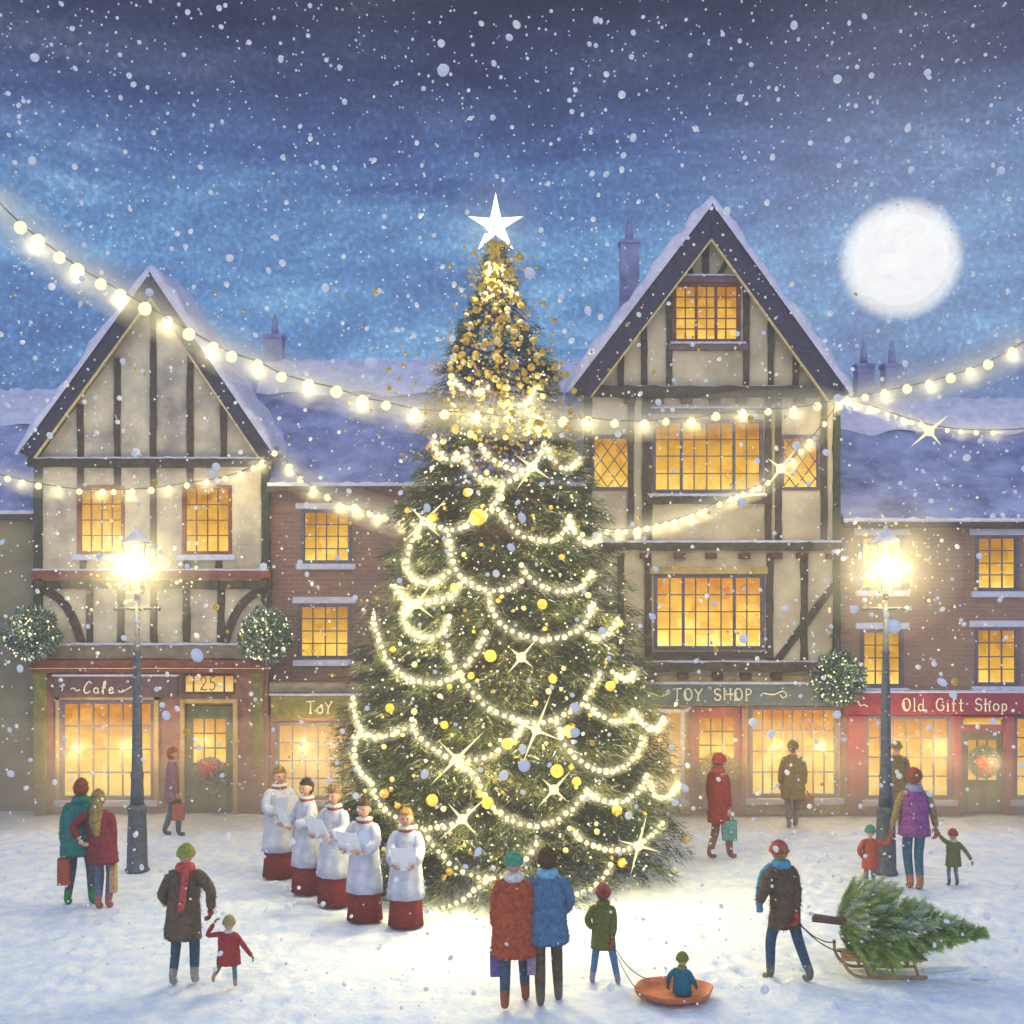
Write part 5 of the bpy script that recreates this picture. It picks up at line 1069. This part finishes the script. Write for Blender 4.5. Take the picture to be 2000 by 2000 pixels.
o_ = MB().tube(smooth_pts([R3, R3.lerp(e1, .4) + Vector((0, 0, -.06)), R3.lerp(e1, .75) + Vector((0, 0, -.06)), e1], 5), .006, 5); o_.tube(smooth_pts([R3, R3.lerp(e2, .4) + Vector((0, 0, -.09)), R3.lerp(e2, .75) + Vector((0, 0, -.07)), e2], 5), .006, 5)
ob = o_.build('sled_rope', mat('cord', (.14, .10, .07), .9, .2, 30, 0), off=R3); tag(ob, 'thin double rope from the green coated child to the saucer sled', 'rope')
# man with sledge and fir
D14 = gp(1540, 1918).y
_, l5, r5 = person(1532, 1918, 1.72, 'person in shaggy brown coat and red pompom hat pulling the sledge with the cut fir', rz=28, lean=-.10, coat=(.15, .10, .06), hem=.70, coat_w=.225, trousers=(.05, .10, .17), boots=(.16, .17, .15), hat=(.45, .10, .06), pom=(.50, .14, .07), hair=(.5, .3, .1), scarf=(.10, .34, .48), scarf_tail=[(-.10, .06, -.02), (-.20, .10, -.12), (-.21, .165, -.35), (-.18, .19, -.62)],
       al=(-.12, .12), ar=(.24, -.22), wr=at(1556, 1788, D14 - .15), wl=(-.22, .22, .98), gloves=(.60, .07, .06), fuzz=.05)
sg_ = gp(1715, 1901); sl_ = empty('wooden_sledge', sg_, 'wooden sledge with curved runners carrying the cut fir tree', 'sledge')
for s in (-1, 1):
    m_ = MB(); y = s * .20; m_.tube(smooth_pts([(-.50, y, .36), (-.49, y, .22), (-.42, y, .10), (-.30, y, .03), (-.1, y, .02), (.3, y, .02), (.55, y, .02)], 4), .020, 8)
    m_.build('runner', 'wood', sl_, off=(0, 0, 0))
    for x_ in (-.2, .12, .42): MB().tube([(x_ - .04, y, .22), (x_ + .02, y, .03)], .018, 8).build('strut', 'wood', sl_, off=(0, 0, 0))
for k in range(4): y = -.18 + .12 * k; MB().box(-.46, .55, y - .04, y + .04, .225, .245).build('slat', 'wood', sl_, off=(0, 0, 0))
for x_ in (-.3, .1, .4): MB().box(x_ - .025, x_ + .025, -.22, .22, .20, .223).build('crossbar', 'wood', sl_, off=(0, 0, 0))
e5 = sg_ + Vector((-.48, -.2, .33)); e6 = sg_ + Vector((-.48, .2, .33)); o_ = MB()
for e in (e5, e6): o_.tube(smooth_pts([r5, r5.lerp(e, .4) + Vector((0, 0, -.07)), r5.lerp(e, .75) + Vector((0, 0, -.06)), e], 5), .008, 5)
ob = o_.build('sled_rope', mat('cord2', (.05, .05, .05), .9, .2, 30, 0), off=r5); tag(ob, 'dark double rope from the red glove to the wooden sledge', 'rope')
Cz = .66; ft = empty('cut_fir_tree', sg_ + Vector((-.52, 0, Cz)), 'freshly cut green fir tree dusted with snow, lying on the wooden sledge', 'fir tree')
def lay(A): B = np.empty_like(A); B[:, 0] = A[:, 2]; B[:, 1] = A[:, 1]; B[:, 2] = -A[:, 0] - A[:, 2] * .085; return B
fpz = np.array([0, .08, .35, .7, 1.1, 1.5, 1.8, 1.95]); fpr = np.array([.34, .58, .56, .43, .27, .13, .05, .01])
def fprof(z): return float(np.interp(z, fpz, fpr))
def fir2():
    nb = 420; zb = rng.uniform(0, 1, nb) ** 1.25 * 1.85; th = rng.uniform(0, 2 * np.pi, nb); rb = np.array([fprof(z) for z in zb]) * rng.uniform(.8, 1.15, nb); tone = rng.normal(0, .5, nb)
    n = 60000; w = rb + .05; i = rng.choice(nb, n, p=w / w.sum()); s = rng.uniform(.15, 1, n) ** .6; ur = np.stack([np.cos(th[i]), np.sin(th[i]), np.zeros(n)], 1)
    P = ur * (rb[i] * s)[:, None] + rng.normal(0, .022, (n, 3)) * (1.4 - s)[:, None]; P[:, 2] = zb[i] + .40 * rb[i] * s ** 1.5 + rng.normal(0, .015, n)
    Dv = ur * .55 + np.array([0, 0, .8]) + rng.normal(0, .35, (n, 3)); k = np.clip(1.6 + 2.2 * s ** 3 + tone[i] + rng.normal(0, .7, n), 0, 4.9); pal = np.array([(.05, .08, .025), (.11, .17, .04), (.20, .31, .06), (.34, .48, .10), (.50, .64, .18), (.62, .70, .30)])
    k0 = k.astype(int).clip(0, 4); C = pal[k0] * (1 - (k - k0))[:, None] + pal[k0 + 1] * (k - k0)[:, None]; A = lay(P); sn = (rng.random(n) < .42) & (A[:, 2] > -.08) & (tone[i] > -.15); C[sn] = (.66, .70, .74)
    return A, lay(Dv), rng.uniform(.04, .085, n), rng.uniform(.005, .010, n), C
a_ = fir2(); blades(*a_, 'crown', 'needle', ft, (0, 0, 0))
MB().tube([(-.30, 0, .04), (0, 0, 0), (.9, 0, -.08), (1.8, 0, -.16)], [.055, .05, .03, .008], 10).build('trunk', 'bark', ft, off=(0, 0, 0))
# family of three
D16 = gp(1786, 1738).y
hL, hR_ = at(1742, 1618, D16 + .05), at(1828, 1617, D16 + .05)
person(1786, 1738, 1.88, 'adult in purple padded vest holding hands with two children before the gift shop', rz=0, coat=(.27, .09, .26), hem=.80, coat_w=.235, sleeves=(.30, .22, .09), trousers=(.06, .15, .20), boots=(.42, .18, .12), hat=(.30, .08, .05), hair=(.3, .12, .06), scarf=(.30, .30, .52), wl=hL, wr=hR_, al=(-.05, .02), ar=(.07, -.05), gloves=(.55, .25, .18))
person(1700, 1738, .95, 'child in orange red coat and teal hat, left of the purple vested adult', rz=-6, hs=1.38, coat=(.46, .11, .06), hem=.62, coat_w=.25, trousers=(.14, .18, .24), boots=(.55, .25, .2), hat=(.08, .27, .20), pom=(.1, .3, .22), arm=1.15, wr=at(1738, 1630, D16), wl=(-.24, .1, .95), al=(-.11, .0), ar=(.10, .05), gloves=(.4, .1, .06))
person(1862, 1730, .84, 'toddler in olive coat and red pompom hat, right of the purple vested adult', rz=4, hs=1.45, coat=(.19, .21, .07), hem=.66, coat_w=.27, trousers=(.20, .24, .34), boots=(.12, .14, .18), hat=(.42, .09, .08), pom=(.45, .10, .09), scarf=(.62, .60, .45), arm=1.3, wl=at(1834, 1630, D16), wr=at(1900, 1684, D16), al=(-.14, 0), ar=(.14, .0), gloves=(.35, .12, .1))
# shoppers
_, l6, r6 = person(1403, 1678, 1.80, 'woman in long dark red coat and red hat carrying a teal bag', rz=-60, coat=(.27, .04, .03), hem=.62, coat_w=.215, trousers=(.25, .12, .09), boots=(.25, .10, .07), hat=(.42, .06, .05), hair=(.20, .09, .05), scarf=(.35, .08, .06), wr=at(1424, 1588, gp(1403, 1678).y - .15), al=(-.08, -.12), ar=(.08, .18))
shopping_bag(r6, .26, .33, .14, (.12, .27, .27), 'teal shopping bag carried by the woman in the long red coat', 0)
_, l7, r7 = person(1549, 1618, 1.66, 'faint figure in tan coat walking away before the bright toy shop window', rz=0, coat=(.34, .23, .08), hem=.60, coat_w=.25, trousers=(.34, .30, .24), boots=(.3, .26, .22), hair=(.30, .20, .07), hat=(.34, .24, .09), al=(-.08, -.02), ar=(.08, .12), wr=at(1573, 1556, gp(1549, 1618).y))
shopping_bag(r7, .36, .26, .14, (.40, .22, .09), 'wide tan bag carried by the faint figure at the toy shop window', 0)
_, l8, r8 = person(336, 1632, 1.62, 'woman in dusky rose coat passing between the cafe window and the door of number 25', rz=-75, coat=(.34, .20, .19), hem=.70, coat_w=.21, trousers=(.18, .20, .24), boots=(.14, .14, .16), hair=(.42, .14, .07), wr=at(347, 1558, gp(336, 1632).y - .15), al=(-.08, -.15), ar=(.08, .12))
shopping_bag(r8, .24, .30, .13, (.42, .15, .10), 'brick red bag carried by the woman in the dusky rose coat', 10)
person(1752, 1614, 1.62, 'dim figure in olive coat looking into the gift shop window behind the family', rz=0, coat=(.22, .17, .06), hem=.62, coat_w=.21, trousers=(.2, .16, .1), boots=(.2, .15, .1), hat=(.25, .20, .08), al=(-.08, 0), ar=(.08, 0))
if bpy.data.scenes.get('t'): bpy.data.scenes.remove(bpy.data.scenes['t'])
for ob in bpy.data.objects:
    if '_local' in ob: del ob['_local']

# ------------------------------------------------------------------ falling snow and gold glitter
def flakes(name, spec, m, seed, area, kindlabel, flat=False):
    r0 = np.random.default_rng(seed); ic = MB().ball((0, 0, 0), 1, 7, 5); IV = np.array([tuple(v) for v in ic.v]); fs = ic.f; V_, F_ = [], []; b = 0
    for n, plo, phi, dlo, dhi in spec:
        for i in range(n):
            x, y = area(r0)
            if (x - 1759) ** 2 + (y - 507) ** 2 < 105 ** 2: continue
            D = (r0.uniform(dlo ** 2, dhi ** 2)) ** .5; p = at(x, y, D)
            if p.z < .1: continue
            rr = r0.uniform(plo, phi) * D / FPX; q = IV * rr * (np.array([1, .35, 1]) if flat else np.array([r0.uniform(.85, 1.15), 1, r0.uniform(.85, 1.3)])); an = r0.uniform(-1, 1); c, s = math.cos(an), math.sin(an)
            q = np.stack([q[:, 0] * c - q[:, 2] * s, q[:, 1], q[:, 0] * s + q[:, 2] * c], 1) + np.array(p); V_ += q.tolist(); F_ += [tuple(j + b for j in f) for f in fs]; b += len(IV)
    o = MB().add(V_, F_, True).build(name, m); tag(o, kindlabel, kind='stuff'); return o
sp_area = lambda r: (r.uniform(-60, 2060), r.uniform(-30, 2000))
flakes('falling_snow', [(4600, 1.0, 2.6, 9, 23), (850, 2.8, 5.6, 8, 21), (95, 6, 9, 7, 16), (9, 11, 15, 6.5, 9)], 'flake', 3, sp_area, 'white snowflakes falling all over the square')
la = lambda cx: (lambda r: (r.normal(cx, 62), r.normal(1110, 48)))
for k, cx in enumerate((265, 1733)):
    flakes('falling_snow', [(90, 1.0, 2.2, 19.0, 21.6), (14, 3, 5, 19.0, 21.6)], 'flake', 21 + k, la(cx), 'snowflakes swirling round a lit street lamp'); flakes('gold_glitter', [(60, 1.6, 4, 19.0, 21.6)], 'goldpale', 31 + k, la(cx), 'gold glitter swirling round a lit street lamp', True)
def ga(r):
    if r.random() < .66:
        y = r.uniform(470, 900); return (r.normal(968, 22 + (y - 470) * .20), y)
    return (r.normal(960, 330), r.uniform(560, 1560))
flakes('gold_glitter', [(900, 1.6, 4.0, 15, 18.5), (60, 5, 8, 14, 18)], 'gold', 11, ga, 'gold glitter drifting round the tree', True)

# ------------------------------------------------------------------ frosty air, then mist added for halos
hb = MB().box(-40, 40, -6, 48, -1, 14.5).build('haze', bpy.data.materials.new('frosty_air')); tag(hb, 'thin frosty air filling the square', kind='stuff')
hm = hb.data.materials[0]; hm.use_nodes = True; t = hm.node_tree; t.nodes.clear(); pv = N(t, 'ShaderNodeVolumePrincipled'); pv.inputs['Density'].default_value = .0055; pv.inputs['Color'].default_value = (.95, .95, 1, 1); pv.inputs['Anisotropy'].default_value = .0
t.links.new(pv.outputs[0], N(t, 'ShaderNodeOutputMaterial').inputs['Volume'])
def mistmat(d):
    m = bpy.data.materials.new('glow_mist'); m.use_nodes = True; t = m.node_tree; t.nodes.clear(); p = N(t, 'ShaderNodeVolumePrincipled'); p.inputs['Density'].default_value = d; p.inputs['Color'].default_value = (.97, .97, .95, 1)
    t.links.new(p.outputs[0], N(t, 'ShaderNodeOutputMaterial').inputs['Volume']); return m
_mm = {}
for P, r_, d in MIST:  # mist tubes added to shape halos round the lights
    if d not in _mm: _mm[d] = mistmat(d)
    if len(P) < 60: P = smooth_pts(P, 3)
    o = MB().tube(P, [r_ * (.35 + .65 * min(1, i / 3, (len(P) - 1 - i) / 3)) for i in range(len(P))], 12).build('haze', _mm[d]); tag(o, 'added mist tube giving a string of lights its halo', kind='stuff')
def puff(c, r, d, lab):  # nested mist balls added to shape lamp and star glow
    for f in (1, .62, .36): o = MB().ball(c, r * f, 20, 14).build('haze', mistmat(d)); tag(o, lab, kind='stuff')
puff(at(265, 1100, gp(268, 1700).y), 1.25, .06, 'added mist ball giving a street lamp its halo'); puff(at(1730, 1105, gp(1730, 1705).y), 1.25, .06, 'added mist ball giving a street lamp its halo'); puff(tp, .85, .05, 'added mist ball giving the tree star its halo')
for zt_, y_ in ((.7, 22.9), (1.25, 23.2), (2.0, 23.5)):  # mist boxes added so the shop bases glow
    for a_, b_ in ((-12.5, 12.5),): o = MB().box(a_, b_, y_, 24.72, -.6, zt_).build('haze', mistmat(.15)); tag(o, 'added mist along the shopfronts, catching warm light', kind='stuff')
